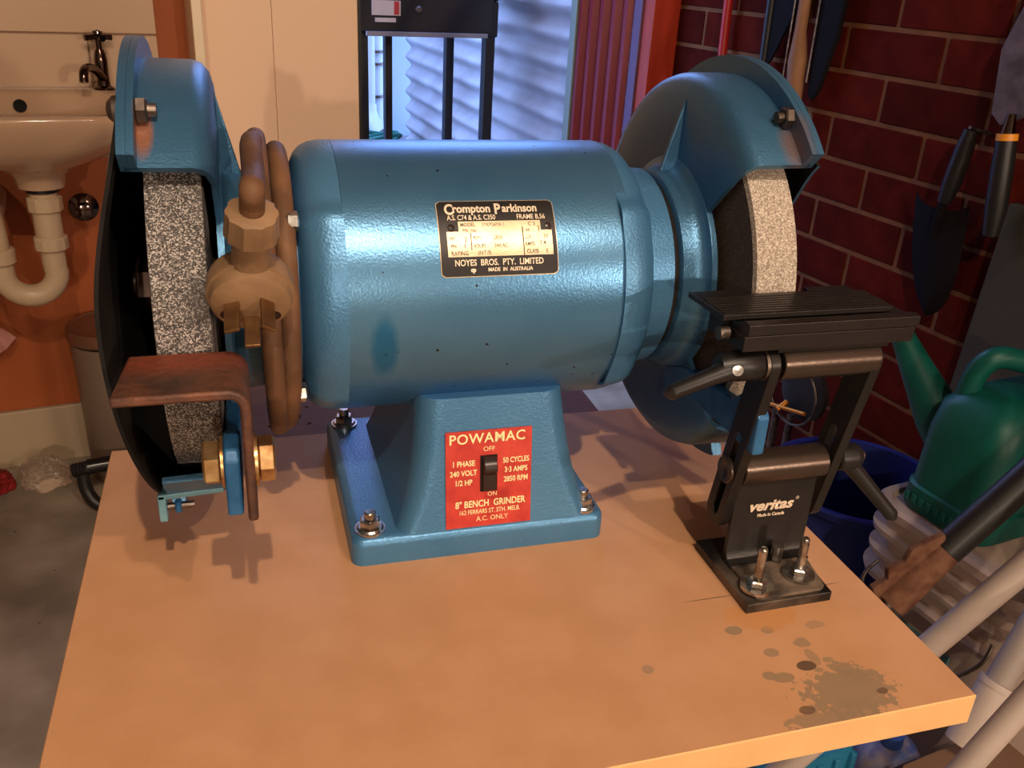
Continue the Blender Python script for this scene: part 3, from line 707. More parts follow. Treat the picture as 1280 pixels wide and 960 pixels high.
nt_('PH', -.0256, -.0046, .0028, 0, .85, NDRK); nt_('1', -.0190, -.0044, .0034, .00003, .9, NDRK); nt_('VOLTS', -.0136, -.0046, .0026, .00003, .8, NDRK); nt_('240 AC', -.0030, -.0046, .0028, 0, .85, NDRK)
nt_('AMPS.', .0134, -.0042, .0027, .00003, .8, NDRK); nt_('7.4', .0216, -.0038, .0030, .00003, .9, NDRK)
nt_('RATING', -.0256, -.0082, .0030, .00004, .82, NDRK); nt_('INT/R', -.0118, -.0082, .0032, 0, .9, NDRK); nt_('CLASS', .0142, -.0080, .0030, .00004, .78, NDRK); nt_('E', .0246, -.0080, .0030, 0, .85, NDRK)
nt_('NOYES  BROS.  PTY.  LIMITED', -.0006, -.0130, .0044, .00007, .82, None, 'CENTER'); nt_('MADE  IN  AUSTRALIA', .0050, -.0166, .0026, .00006, .92, None, 'CENTER'); nt_('cp', -.0146, -.0165, .0030, .00020, .9, None, 'CENTER')
for u in (-.0245, .0268):
    c_ = nm(u, .0052, .0004); d_ = nm(u, .0052, .0016); MB().rev(c_, d_-c_, [(0, .0019), (.0006, .0016), (.0010, 0)], 14).build('rivet', DARKBR, npz)

# cord coiled on the neck between motor and left guard, plug hanging in front
random.seed(8); pts = []
NT = 3.35; K = 190
for i in range(K+1):
    f = i/K; t = math.radians(95)+f*NT*2*PI; x = .1128-.0095*math.sin(f*NT*PI*1.05)**2+.0012*math.sin(t*1.7)
    x = .1050 + [.0, .0105, .0045, .012, .002][0]*0 + .0105*(.5-.5*math.cos(f*NT*2*PI*.5+.3))
    rr = .0765+.0035*math.sin(t*.5+1)
    low = 1.0 if math.sin(t) > 0 else 1.0+.01*(-math.sin(t))*(1-f)
    pts.append(Vector((x+.0012, YA-.004-rr*math.cos(t)*.96, ZA-.003+rr*math.sin(t)*low)))
cord = MB().tube(pts, .0052, 14).build('power_cord', RUBB, G, smooth=60)
pf = Vector((.0985, .1325, .1715)); pn = Vector((-.03, -.88, -.47)).normalized(); pu = Vector((.06, -.47, .88)); pu = (pu-pn*pu.dot(pn)).normalized(); px_ = pu.cross(pn).normalized()
q = MB().rev(pf-pn*.019, pn, [(0, .0), (0, .0150), (.002, .0180), (.005, .0190), (.0125, .0192), (.0128, .0178), (.0175, .0172), (.0190, .0150), (.0190, .0)], 48)
cb = pf-pn*.011+pu*.0145
q.rev(cb, pu, [(0, .0085), (.012, .0082), (.0165, .0080), (.0180, .0080)], 28, mi=0)
plug = q.build('power_plug', PLUG, G, smooth=40)
q = MB().rev(cb+pu*.0175, pu, [(0, .0102), (.001, .0112), (.013, .0104), (.014, .0085)], 28, mod=lambda a, t, r: r*(1+.035*(1 if math.sin(a*10) > 0 else -1))); q.build('cord_grip', PLUG, plug, smooth=30)
st_ = cb+pu*.031
e0 = [st_-pu*.004, st_+pu*.004, st_+pu*.012+Vector((0, .002, 0)), Vector((.1035, .163, .2215)), Vector((.1035, .195, .2290)), Vector((.1050, .235, .2230)), Vector((.106, .27, .2))]
def smooth_path(P_, n=8):
    o = []; P_ = [Vector(p) for p in P_]; E_ = [P_[0]]+P_+[P_[-1]]
    for i in range(1, len(E_)-2):
        for k in range(n):
            t = k/n; a, b, c, d = E_[i-1:i+3]
            o.append(.5*((2*b)+(c-a)*t+(2*a-5*b+4*c-d)*t*t+(3*b-a-3*c+d)*t**3))
    return o+[P_[-1]]
MB().tube(smooth_path(e0), .0052, 14).build('cord_tail', RUBB, cord, smooth=60)
def pin(u, v, ang, ln, w=.0034):
    c = pf+px_*u+pu*v; a = px_*math.cos(ang)+pu*math.sin(ang); b_ = pn.cross(a)
    MB().obox(c+pn*(ln/2-.001), a, b_, pn, w, .0009, ln/2).build('pin', BRASS, plug, smooth=0, bevel=.0005)
pin(-.0082, .0010, math.radians(22), .017); pin(.0068, .0030, math.radians(-32), .017); pin(.0005, -.0078, math.radians(8), .018)
q = MB()
for u in (-.0105, .0105): q.cyl(pf+px_*u+pu*-.006-pn*.001, pf+px_*u+pu*-.006+pn*.0004, .0026, n=14)
q.build('cover_screw', DARKST, plug)

# ------------------------------------------------------------------ adjustable tool rest in front of the right wheel
J = thing('adjustable_tool_rest', (.372, .11, 0), 'black adjustable tool rest on two clamped arms before the right wheel', 'tool rest')
MB().prism([(.3455, .0806, 0), (.3990, .0812, 0), (.4030, .1430, 0), (.3455, .1430, 0)], (0, 0, .0060)).build('base_plate', BLKDUST, J, smooth=0, bevel=.0005)
UY = .1195
q = MB(); prof = [(UY-.008, .0061), (UY-.008, .0078), (UY-.006, .0078), (UY-.002, .0095), (UY, .0140), (UY, .0600), (UY+.0032, .0600), (UY+.0032, .0061)]
q.prism([(.3518, y, z) for y, z in prof], (.0512, 0, 0)); upr = q.build('upright_plate', BLKDUST if 0 else BLK, J, smooth=30, bevel=.0006)
MB().prism([(.3530, .0845, .0061), (.3560, .0830, .0061), (.3930, .0835, .0061), (.3960, .0855, .0061), (.4010, UY-.0075, .0061), (.3522, UY-.0075, .0061)], (0, 0, .0019)).build('dust_covered_toe', mat('grey_metal_dust', rgb(124, 106, 90), .8, .2, bump=.4, bscale=120, col2=rgb(60, 52, 46), vscale=70), J, smooth=0)
PL = Vector((0, UY+.0035, .0668)); PU = Vector((0, .1085, .1368))
MB().cyl((.3522, PL.y, PL.z), (.4050, PL.y, PL.z), .0098, n=40, ch=.0005).build('lower_barrel', BRONZ, J, smooth=30)
MB().cyl((.3538, PU.y, PU.z), (.4105, PU.y, PU.z), .0092, n=40, ch=.0005).build('upper_barrel', BRONZ, J, smooth=30)
# slotted side arms
def capsule(x, p, q_, r, n=12):
    d = (q_-p).normalized(); e = Vector((0, -d.z, d.y)); o = []
    for c, sg in ((q_, 1), (p, -1)):
        for k in range(n+1):
            t = PI*k/n; v = c+(e*math.cos(t)+d*math.sin(t))*r*sg; o.append((x, v.y, v.z))
    return o
dl = (PU-PL).normalized(); lowp = PL-dl*.0315
for x in (.3458, .4058):
    oL = capsule(x, lowp, PU, .0088); iL = capsule(x, lowp+dl*.002, PL+dl*.022, .0030)
    q = MB().ringprism(oL, iL, (.0058, 0, 0)); q.build('side_arm', BLK, J, smooth=30, bevel=.0006)
# clamp levers
q = MB().rev((.3456, PL.y, PL.z), (-1, 0, 0), [(0, .0078), (.0016, .0078), (.0022, .0070), (.0022, .0045), (.0012, .003), (.0012, 0)], 28); q.build('pivot_button', BRONZ, J)
MB().cyl((.4116, PL.y, PL.z), (.4150, PL.y, PL.z), .0048).build('pivot_spacer', ZINC, J)
MB().cyl((.3440, PU.y, PU.z), (.3458, PU.y, PU.z), .0084, n=28).build('pivot_spacer', STEEL, J)
hub = Vector((.4150, PL.y, PL.z))
q = MB().rev(hub, (1, 0, 0), [(0, .0066), (.001, .0076), (.010, .0080), (.0125, .0076), (.0150, .0060), (.0165, .0030), (.0165, 0)], 28)
a = hub+Vector((.0095, -.001, -.004)); b_ = Vector((.4545, .1120, .0300))
q.tube([a, a.lerp(b_, .25), a.lerp(b_, .92), b_, b_+(b_-a).normalized()*.0036], [.0052, .0046, .0040, .0042, .0018], 14)
q.rev(hub+Vector((.0164, 0, 0)), (1, 0, 0), [(0, .0030), (.0018, .0028), (.0022, 0)], 12, mi=1)
q.build('clamp_lever', [BLKPL, ZINC], J, smooth=40)
hub = Vector((.3438, PU.y, PU.z))
q = MB().rev(hub, (-1, 0, 0), [(0, .0074), (.001, .0082), (.012, .0080), (.019, .0072), (.023, .0060), (.0245, 0)], 28)
a = hub+Vector((-.018, -.002, -.001)); b_ = Vector((.2925, .1010, .1285))
q.tube([a, a.lerp(b_, .3), a.lerp(b_, .93), b_, b_+(b_-a).normalized()*.003], [.0058, .0046, .0040, .0042, .0018], 14)
q.rev(hub+Vector((-.0165, -.0078, .0012)), (-.3, -1, .2), [(0, .0030), (.0008, .0028), (.001, 0)], 12, mi=1)
q.build('clamp_lever', [BLKPL, ZINC], J, smooth=40)
# platform: stepped front bar, carrier block and grooved table
q = MB(); sec = [(.0985, .1568), (.0985, .1622), (.1030, .1628), (.1115, .1600), (.1350, .1600), (.1350, .1478), (.1010, .1478), (.1000, .1566)]
q.prism([(.3285, y, z) for y, z in sec], (.0985, 0, 0)); q.build('front_bar', BLKP, J, smooth=0, bevel=.0004)
MB().box(.3275, .4255, .0995, .1300, .1480, .1560).build('lower_rail', BLKP, J, smooth=0, bevel=.0004)
MB().box(.3500, .4150, .1030, .1180, .1445, .1482).build('saddle', BLK, J, smooth=0, bevel=.0004)
q = MB(); x0, x1 = .3200, .4175
q.prism([(x, y, .1612) for x, y in ((x0, .1092), (x1, .1092), (x1-.005, .1440), (.3865, .1440), (.3850, .1375), (.3510, .1375), (.3475, .1445), (x0-.002, .1445))], (0, 0, .0030))
tb_ = q.build('table', BLKP, J, smooth=0, bevel=.0004)
for k in range(8):
    y = .1100+k*.0031; MB().box(x0+.0005, x1-.0005, y, y+.0021, .1642, .16475).build('rib', BLKP, tb_, smooth=0, bevel=.0003, seg=1)
MB().box(.3255, .3320, .1180, .1330, .1480, .1610).build('slide_block', BLK, J, smooth=0, bevel=.0004)
MB().cyl((.3262, .1140, .1530), (.3210, .1140, .1530), .0036, n=20).build('grub_screw', STEEL, J)
# hold-down bolts with washers and nuts
for (x, y, h) in ((.3566, .0915, .0345), (.3862, .0965, .0335)):
    q = MB().cyl((x, y, .0081), (x, y, .0100), .0092, n=32); q.build('washer', ZINC, J)
    q = MB().hexn((x, y, .0100), (x, y, .0142), .0056, rot=.5); q.build('nut', ZINC, J, smooth=30)
    q = MB().rev((x, y, .006), (0, 0, 1), [(0, .0024)]+[(.008+k*.0009, .0026 if k % 2 else .0022) for k in range(int((h-.016)/.0009))]+[(h-.006-.001, .0024), (h-.006, .0016)], 14)
    q.build('threaded_bolt', ZINC, J, smooth=60)
q = MB().cyl((.3815, .1130, .0088), (.3815, .1130, .0180), .0034, n=16); q.build('short_screw', ZINC, J)
def upl(u, v): return Vector((.3755+u, UY-.00035, .0420+v))
text('lettering', 'veritas', .0094, NTXT, upr, lambda x, y: upl(x, y), .00035, 'CENTER', 1.12, .25)
text('lettering', '®', .0030, NTXT, upr, lambda x, y: upl(x+.0168, y+.0030), .00002, 'CENTER')
text('lettering', 'Made in Canada', .0030, NTXT, upr, lambda x, y: upl(x+.0012, y-.0062), .00012, 'CENTER', .9)

# ------------------------------------------------------------------ wash corner on the left
CERAM = mat('cream_glazed_ceramic', rgb(184, 152, 124), .12, 0, .5)
CHROME = mat('dark_reflection_chrome', rgb(96, 82, 74), .12, 1.0)  # the dark reflections of the chrome are put into its base colour
BPVC = mat('cream_plastic_waste_pipe', rgb(190, 166, 136), .35)
def rr_room(a0, a1, b0, b1, r, z, n=8): return [R(x, y, z) for x, y, _ in rrect(a0, a1, b0, b1, r, 0, n)]
bas = thing('wash_basin', R(-.02, 1.64, -.11), 'cream ceramic wash basin on the tiled wall at the left', 'basin')
A0_, A1_, B0_, B1_ = -.235, .185, 1.445, 1.836
lo = [rr_room(-.05, .03, 1.57, 1.65, .038, -.104), rr_room(-.055, .035, 1.565, 1.655, .04, -.080), rr_room(-.075, .05, 1.55, 1.68, .05, -.066),
      rr_room(-.14, .10, 1.50, 1.76, .09, -.045), rr_room(-.20, .155, 1.462, 1.815, .12, -.012), rr_room(-.228, .178, 1.450, 1.834, .10, .020), rr_room(A0_, A1_, B0_, B1_, .10, .034),
      rr_room(A0_, A1_, B0_, B1_, .10, .041), rr_room(A0_+.004, A1_-.004, B0_+.004, B1_-.001, .098, .044), rr_room(A0_+.02, A1_-.02, B0_+.018, B1_-.055, .09, .044),
      rr_room(A0_+.03, A1_-.03, B0_+.028, B1_-.065, .08, .036), rr_room(A0_+.06, A1_-.06, B0_+.05, B1_-.08, .08, -.010), rr_room(-.12, .08, 1.54, 1.70, .07, -.040)]
loft(lo).build('bowl', CERAM, bas, smooth=60)
MB().rev(R(-.03, 1.7635, .018), R(0, -1, .2), [(0, .012), (.006, .012), (.0062, .008)], 20).build('overflow_hole', MATBLK, bas)
MB().cyl(R(-.01, 1.61, -.100), R(-.01, 1.61, -.106), .034, n=28).build('waste_flange', CERAM, bas)
tap = thing('basin_tap', R(.125, 1.795, .044), 'dark chrome pillar tap with cross handle on the basin deck', 'tap')
q = MB().rev(R(.125, 1.795, .044), (0, 0, 1), [(0, .020), (.004, .020), (.008, .013), (.030, .0115), (.055, .0125), (.068, .0105), (.076, .008)], 24)
q.build('tap_body', CHROME, tap)
MB().tube(smooth_path([R(.125, 1.79, .066), R(.112, 1.765, .084), R(.098, 1.735, .092), R(.090, 1.712, .086), R(.088, 1.705, .068)]), .0085, 14).build('spout', CHROME, tap)
q = MB().cyl(R(.125, 1.795, .118), R(.125, 1.795, .152), .006)
for ang in (.3, .3+PI/2):
    c_, s__ = math.cos(ang)*.026, math.sin(ang)*.026
    q.tube([R(.125-c_, 1.795-s__, .142), R(.125, 1.795, .144), R(.125+c_, 1.795+s__, .142)], [.0062, .0042, .0062], 12)
q.rev(R(.125, 1.795, .150), (0, 0, 1), [(0, .010), (.004, .009), (.007, 0)], 18); q.build('cross_handle', CHROME, tap)
tr = thing('waste_trap', R(-.02, 1.61, -.32), 'cream plastic U shaped waste trap under the basin', 'pipe')
P_ = [R(-.010, 1.61, z) for z in (-.22, -.245, -.262)]
for k in range(13):
    t = PI*k/12; P_.append(R(-.054+.046*math.cos(t), 1.61, -.268-.046*math.sin(t)))
P_ += [R(-.100, 1.61, -.25), R(-.102, 1.61, -.235)]
MB().tube(P_, .0215, 22).build('u_bend', BPVC, tr, smooth=60)
MB().cyl(R(-.010, 1.61, -.1065), R(-.010, 1.61, -.225), .0245, n=28).build('inlet_pipe', BPVC, tr)
for z0_, z1_, r_ in ((-.122, -.150, .0305), (-.198, -.224, .0300)):
    MB().rev(R(-.010, 1.61, z1_), (0, 0, 1), [(0, r_-.002), (.002, r_), (z0_-z1_-.004, r_), (z0_-z1_, r_-.003)], 36, mod=lambda a, t, r: r*(1+.02*(1 if math.sin(a*9) > 0 else -1))).build('union_nut', BPVC, tr, smooth=30)
MB().rev(R(-.010, 1.61, -.1075), (0, 0, -1), [(0, .029), (.006, .029)], 28).build('rubber_seal', BLKPL, tr)
MB().cyl(R(-.102, 1.61, -.246), R(-.102, 1.61, -.216), .0295, n=28, ch=.003).build('union_nut', BPVC, tr)
MB().tube(smooth_path([R(-.102, 1.61, -.22), R(-.102, 1.61, -.195), R(-.104, 1.63, -.175), R(-.106, 1.66, -.168), R(-.106, 1.70, -.168), R(-.106, 1.838, -.168)]), .0215, 20).build('outlet_pipe', BPVC, tr, smooth=60)
sv = thing('stop_valve', R(.055, 1.83, -.205), 'small round chrome valve flange on the orange wall behind the trap', 'valve')
MB().rev(R(.055, 1.8495, -.205), R(0, -1, 0), [(0, .030), (.003, .030), (.008, .020), (.010, .012)], 28).build('flange', CHROME, sv)
MB().rev(R(.055, 1.84, -.205), R(0, -1, 0), [(0, .011), (.030, .011), (.031, .016), (.042, .016), (.044, .008)], 20).build('valve_knob', CHROME, sv)
PINK = mat('dusty_pink_cloth', rgb(176, 122, 112), .9, 0, .1, .3, 90, var=.15, vscale=30)
q = MB(); n = 14; vs = []
c0, ud, vd = R(-.175, 1.800, -.465), (R(1, 0, .9)).normalized(), (R(1, 0, -1.0)).normalized()
for j in range(n+1):
    for i in range(n+1):
        vs.append(c0+ud*(i/n-.5)*.085+vd*(j/n-.5)*.085+R(0, -1, 0)*(.010+.006*math.sin(i*.9+j*.4)))
for j in range(n+1):
    for i in range(n+1): vs.append(vs[j*(n+1)+i]+R(0, 1, 0)*.004)
fs = []; o_ = (n+1)*(n+1)
for j in range(n):
    for i in range(n):
        f = (j*(n+1)+i, j*(n+1)+i+1, (j+1)*(n+1)+i+1, (j+1)*(n+1)+i); fs += [f, tuple(x+o_ for x in reversed(f))]
for i in range(n):
    for a_, b_ in (((i), (i+1)), (n*(n+1)+i, n*(n+1)+i+1), (i*(n+1), (i+1)*(n+1)), (i*(n+1)+n, (i+1)*(n+1)+n)): fs.append((a_, b_, b_+o_, a_+o_))
q.add(vs, fs)
cl = q.build('cleaning_cloth', PINK, smooth=60, label='dusty pink cloth hanging on the orange wall at the left edge', cat='cloth')
MB().cyl(R(-.175, 1.849, -.425), R(-.175, 1.785, -.425), .0025, n=8).build('wall_nail', STEEL, label='small steel nail holding the pink cloth', cat='nail')
BINM = mat('grey_brown_bin_plastic', rgb(116, 98, 84), .35, .2, .5, .04, 80)
bn = thing('pedal_bin', R(.072, 1.745, FZ), 'round grey brown bin standing against the orange wall', 'bin')
MB().rev(R(.072, 1.742, FZ), (0, 0, 1), [(0, .074), (.006, .078), (.325, .083), (.330, .080)], 56).build('body', BINM, bn)
MB().rev(R(.072, 1.742, FZ+.3305), (0, 0, 1), [(0, .0805), (.006, .082)], 56).build('dark_gap', BLKPL, bn)
MB().rev(R(.072, 1.742, FZ+.337), (0, 0, 1), [(0, .086), (.004, .0895), (.022, .0895), (.029, .087), (.030, .082), (.026, .079), (.026, 0)], 56).build('lid', mat('brown_metal_lid', rgb(124, 86, 66), .3, .5), bn)
TBK = mat('black_gloss_tube', rgb(22, 19, 19), .25, 0, .6)
ts = thing('tubular_stand', R(.1, 1.6, FZ), 'black tubular stand with ribbed cap beside the round bin', 'stand')
MB().tube([R(-.012, 1.60, -.700), R(.05, 1.602, -.700), R(.30, 1.61, -.700)], .0165, 20).build('tube', TBK, ts, smooth=60)
MB().rev(R(-.044, 1.60, -.704), R(1, 0, .1), [(0, .010)]+[(.002+k*.0036, .0158 if k % 2 else .0138) for k in range(9)]+[(.034, .014)], 24).build('ribbed_cap', BLKPL, ts, smooth=30)
MB().tube(smooth_path([R(-.022, 1.598, -.712), R(-.020, 1.59, -.750), R(.0, 1.575, -.781), R(.045, 1.56, -.7855), R(.10, 1.54, -.7855)]), .0135, 16).build('foot', BLKPL, ts, smooth=60)
MB().tube([R(.28, 1.61, -.70), R(.29, 1.6, FZ+.014)], .0135, 16).build('rear_leg', TBK, ts, smooth=60)
# crumpled clear plastic and red net on the floor
CLR = mat('clear_crumpled_plastic', rgb(236, 220, 204), .12, 0, .5, .8, 60, trans=.85, ior=1.3)
REDN = mat('dark_red_net', rgb(132, 28, 28), .7, 0, .3, .8, 200, var=.4, vscale=60)
def crumple(c, rx, ry, rz, seed, amp=.22, sub=4):
    b = bmesh.new(); bmesh.ops.create_icosphere(b, subdivisions=sub, radius=1); from mathutils import noise
    q = MB(); b.verts.ensure_lookup_table()
    vs = []
    for v in b.verts:
        n_ = noise.noise(v.co*1.7+Vector((seed, 0, 0)))+.6*noise.noise(v.co*4+Vector((0, seed, 0)))
        p = v.co*(1+amp*n_); vs.append(Vector(c)+R(p.x*rx, p.y*ry, max(p.z*rz, -rz*.55)))
    q.add(vs, [tuple(v.index for v in f.verts) for f in b.faces]); b.free(); return q
crumple(R(-.105, 1.735, FZ+.0235), .052, .036, .042, 3, .35).build('plastic_bag', CLR, smooth=20, label='crumpled clear plastic bag on the floor by the skirting', cat='bag')
crumple(R(-.215, 1.755, FZ+.0135), .045, .05, .024, 7, .3).build('net_bag', REDN, smooth=30, label='dark red net bag on the floor left of the clear plastic', cat='bag')

# ------------------------------------------------------------------ right side: wall tools
GREYB = mat('worn_grey_blade', rgb(120, 112, 116), .4, .6, .5, .15, 60, col2=rgb(84, 76, 78), vscale=20)
DKBL = mat('dark_painted_blade', rgb(20, 17, 18), .8, 0, .1, .1, 80)
WOODH = mat('worn_wooden_handle', rgb(148, 104, 72), .6, 0, .3, .15, 60, var=.3, vscale=12, stretch=(1, 1, .2))
YEL = mat('orange_yellow_ring', rgb(220, 140, 40), .4)
REDH = mat('red_painted_rod', rgb(160, 26, 24), .4)
tw_ = thing('garden_trowel', R(1.50, .88, -.24), 'black garden trowel hanging blade down on the brick wall', 'trowel')
# blade: curved scoop
q = MB(); n = 16; k_ = 10; vs = []
for i in range(n+1):
    f = i/n; z = -.052-f*.198; hw_ = .058*(1-.12*f)*(1-f**3.2)**.6+.002; bc = .888-.034*f
    for j in range(k_+1):
        u = j/k_*2-1; vs.append(R(1.492-.012*(1-u*u)+.0, bc+hw_*u, z+(.018*abs(u)**3 if f < .25 else 0)*(1-4*f)))
m2 = len(vs); vs += [v+R(.0018, 0, 0) for v in vs]; fs = []
for i in range(n):
    for j in range(k_):
        f = (i*(k_+1)+j, i*(k_+1)+j+1, (i+1)*(k_+1)+j+1, (i+1)*(k_+1)+j); fs += [f, tuple(x+m2 for x in reversed(f))]
for i in range(n):
    for j in (0, k_): fs.append((i*(k_+1)+j, (i+1)*(k_+1)+j, (i+1)*(k_+1)+j+m2, i*(k_+1)+j+m2))
for j in range(k_):
    for i in (0, n): fs.append((i*(k_+1)+j, i*(k_+1)+j+1, i*(k_+1)+j+1+m2, i*(k_+1)+j+m2))
q.add(vs, fs); q.build('blade', DKBL, tw_, smooth=50)
MB().tube([R(1.482, .882, -.10), R(1.474, .872, -.06), R(1.474, .868, -.03)], [.006, .008, .008], 12).build('neck', DKBL, tw_)
MB().tube([R(1.474, .868, -.035), R(1.474, .862, .00), R(1.476, .856, .06), R(1.478, .853, .095)], [.012, .0165, .0160, .012], 16).build('handle', BLKPL, tw_)
MB().cyl(R(1.527, .851, .088), R(1.470, .851, .100), .003).build('wall_hook', STEEL, label='steel hook above the trowel handle on the brick wall', cat='hook')
t2 = thing('hand_tool', R(1.47, .77, -.05), 'wide grey blade tool with black grip and yellow ring on the bricks', 'hand tool')
MB().tube([R(1.470, .756, -.066), R(1.468, .758, -.02), R(1.466, .766, .05), R(1.466, .772, .092)], [.013, .018, .018, .0165], 16).build('grip', BLKPL, t2)
MB().cyl(R(1.466, .772, .092), R(1.466, .7735, .103), .0172, n=20).build('yellow_ring', YEL, t2)
MB().tube([R(1.466, .7735, .103), R(1.466, .775, .135)], [.012, .007], 16).build('ferrule', CHROME, t2)
q = MB(); q.prism([R(1.476, b, z) for b, z in ((.822, .128), (.800, .112), (.770, .125), (.735, .145), (.700, .345), (.800, .345), (.835, .23))], R(.003, 0, 0)); q.build('blade', GREYB, t2, smooth=0, bevel=.001)
MB().cyl(R(1.529, .76, .30), R(1.472, .76, .31), .003).build('wall_hook', STEEL, label='steel hook holding the grey bladed tool on the bricks', cat='hook')
rd = MB().tube([R(1.505, 1.628, .50), R(1.505, 1.618, .20), R(1.505, 1.610, .06)], .011, 14).build('red_rod', REDH, label='thin red rod hanging on the brick wall near the door post', cat='rod')
bk = thing('pruning_saw', R(1.50, 1.44, .1), 'black folding saw hanging on the bricks right of the red rod', 'saw')
MB().tube([R(1.50, 1.465, .50), R(1.50, 1.458, .24), R(1.50, 1.452, .02)], [.011, .011, .009], 14).build('frame_rod', BLKPL, bk)
q = MB(); q.prism([R(1.498, b, z) for b, z in ((1.455, .13), (1.43, .15), (1.375, .26), (1.36, .50), (1.44, .50))], R(.006, 0, 0)); q.build('blade', DKBL, bk, smooth=0, bevel=.001)
wh = thing('wooden_handled_tool', R(1.49, 1.31, .0), 'tool with worn wooden handle hanging behind the right guard', 'hand tool')
MB().tube([R(1.488, 1.345, .50), R(1.488, 1.338, .22), R(1.488, 1.330, .16), R(1.488, 1.322, .08), R(1.488, 1.33, -.02)], [.012, .013, .021, .0175, .013], 16).build('handle', WOODH, wh)
MB().tube([R(1.472, 1.352, .40), R(1.470, 1.348, .12)], .002, 8).build('wire', STEEL, wh)
dk = thing('garden_shears', R(1.49, 1.28, .1), 'dark blue black shears blade hanging right of the wooden handle', 'shears')
q = MB(); q.prism([R(1.492, b, z) for b, z in ((1.296, .50), (1.300, .30), (1.296, .16), (1.290, .095), (1.274, .085), (1.258, .11), (1.232, .22), (1.220, .50))], R(.012, 0, 0)); q.build('blade', DKBL, dk, smooth=0, bevel=.004)
MB().tube([R(1.488, 1.296, .36), R(1.488, 1.293, .12)], .0022, 8).build('bright_edge', STEEL, dk)
DGRN = mat('dark_olive_sheet', rgb(62, 58, 48), .7, 0, .3, .1, 30, var=.12, vscale=6)
q = MB(); q.prism([R(a, b, z) for a, b, z in ((1.484, .782, FZ), (1.498, .758, -.012), (1.498, .20, -.012), (1.484, .20, FZ))], R(.02, 0, 0))
q.build('leaning_sheet', DGRN, smooth=0, bevel=.002, label='dark olive flat sheet leaning on the bricks behind the watering can', cat='sheet')
# watering can on a pail
GREEN = mat('green_moulded_plastic', rgb(6, 78, 68), .45, 0, .35, .08, 60, var=.12, vscale=8)
LZ = -.352
wc = thing('watering_can', R(1.16, .42, LZ), 'green plastic watering can standing on the white pail lid', 'watering can')
def rr(a0, a1, b0, b1, r, z): return rr_room(a0, a1, b0, b1, r, z, 6)
lo = [rr(1.056, 1.30, .352, .484, .030, LZ+.0005), rr(1.052, 1.304, .348, .488, .034, LZ+.004), rr(1.052, 1.304, .348, .488, .034, LZ+.038), rr(1.056, 1.300, .352, .484, .032, LZ+.041),
      rr(1.058, 1.298, .354, .482, .032, LZ+.125), rr(1.064, 1.292, .358, .478, .034, LZ+.165), rr(1.085, 1.272, .372, .464, .036, LZ+.183), rr(1.105, 1.16, .385, .452, .02, LZ+.190)]
loft(lo).build('body', GREEN, wc, smooth=50)
q = MB(); 
for k in range(9):
    b0_ = .365+k*.0125; q = MB().box(1.0505, 1.0535, b0_, b0_+.007, LZ+.014, LZ+.026, R)
    q.build('raised_mark', GREEN, wc, smooth=0, bevel=.0008, seg=1)
MB().tube(smooth_path([R(1.10, .455, LZ+.160), R(1.10, .452, LZ+.205), R(1.112, .440, LZ+.232), R(1.15, .425, LZ+.228), R(1.21, .405, LZ+.205), R(1.27, .39, LZ+.180), R(1.29, .39, LZ+.15)]), .0150, 16).build('top_handle', GREEN, wc, smooth=60)
MB().tube(smooth_path([R(1.21, .405, LZ+.205), R(1.25, .385, LZ+.190), R(1.305, .375, LZ+.16), R(1.33, .37, LZ+.10), R(1.30, .37, LZ+.06)]), .011, 14).build('rear_handle', GREEN, wc, smooth=60)
q = MB(); q.prism([R(1.115, .478, LZ+.02), R(1.115, .478, LZ+.14), R(1.115, .520, LZ+.14), R(1.115, .500, LZ+.06)], R(.02, 0, 0)); q.build('spout_web', GREEN, wc, smooth=0, bevel=.004)
MB().tube([R(1.125, .474, LZ+.088), R(1.125, .505, LZ+.112), R(1.122, .560, LZ+.166), R(1.120, .603, LZ+.210)], [.036, .034, .023, .0155], 20).build('spout', GREEN, wc, smooth=60)
MB().tube([R(1.120, .602, LZ+.209), R(1.119, .607, LZ+.214), R(1.119, .613, LZ+.221)], [.0180, .0180, .0172], 20).build('spout_neck', GREEN, wc, smooth=40)
PAILM = mat('white_ribbed_plastic', rgb(158, 138, 126), .45, 0, .4, .05, 60, var=.06, vscale=8)
pa = thing('storage_pail', R(1.16, .36, FZ), 'white ribbed plastic pail with stepped lid under the watering can', 'pail')
a0, a1, b0, b1 = 1.030, 1.325, .245, .512
lo = []
for (z, e, r) in ((FZ+.001, .030, .05), (FZ+.01, .026, .05), (-.50, .014, .05), (-.468, .013, .05), (-.467, -.006, .06), (-.458, -.008, .06), (-.456, .008, .05), (-.432, .007, .05), (-.431, -.003, .05), (-.424, -.004, .05), (-.422, .010, .05), (-.398, .009, .05), (-.397, -.004, .05), (-.388, -.005, .05), (-.386, .006, .045), (-.366, .006, .045), (-.365, 0, .05)):
    lo.append(rr(a0+e, a1-e, b0+e, b1-e, r, z))
loft(lo).build('body', PAILM, pa, smooth=30)
lo = [rr(a0-.004, a1+.004, b0-.004, b1+.004, .05, -.3645), rr(a0-.005, a1+.005, b0-.005, b1+.005, .05, -.352), rr(a0, a1, b0, b1, .048, -.3475), rr(a0+.010, a1-.010, b0+.010, b1-.010, .04, -.3475), rr(a0+.013, a1-.013, b0+.013, b1-.013, .04, -.3525)]
loft(lo).build('lid', PAILM, pa, smooth=30)
MB().tube(smooth_path([R(a0+.002, .47, -.44), R(a0-.02, .47, -.47), R(a0-.030, .43, -.51), R(a0-.030, .37, -.53), R(a0-.028, .31, -.515), R(a0-.015, .275, -.47), R(a0+.002, .275, -.44)]), .0028, 8).build('wire_bail', STEEL, pa, smooth=60)
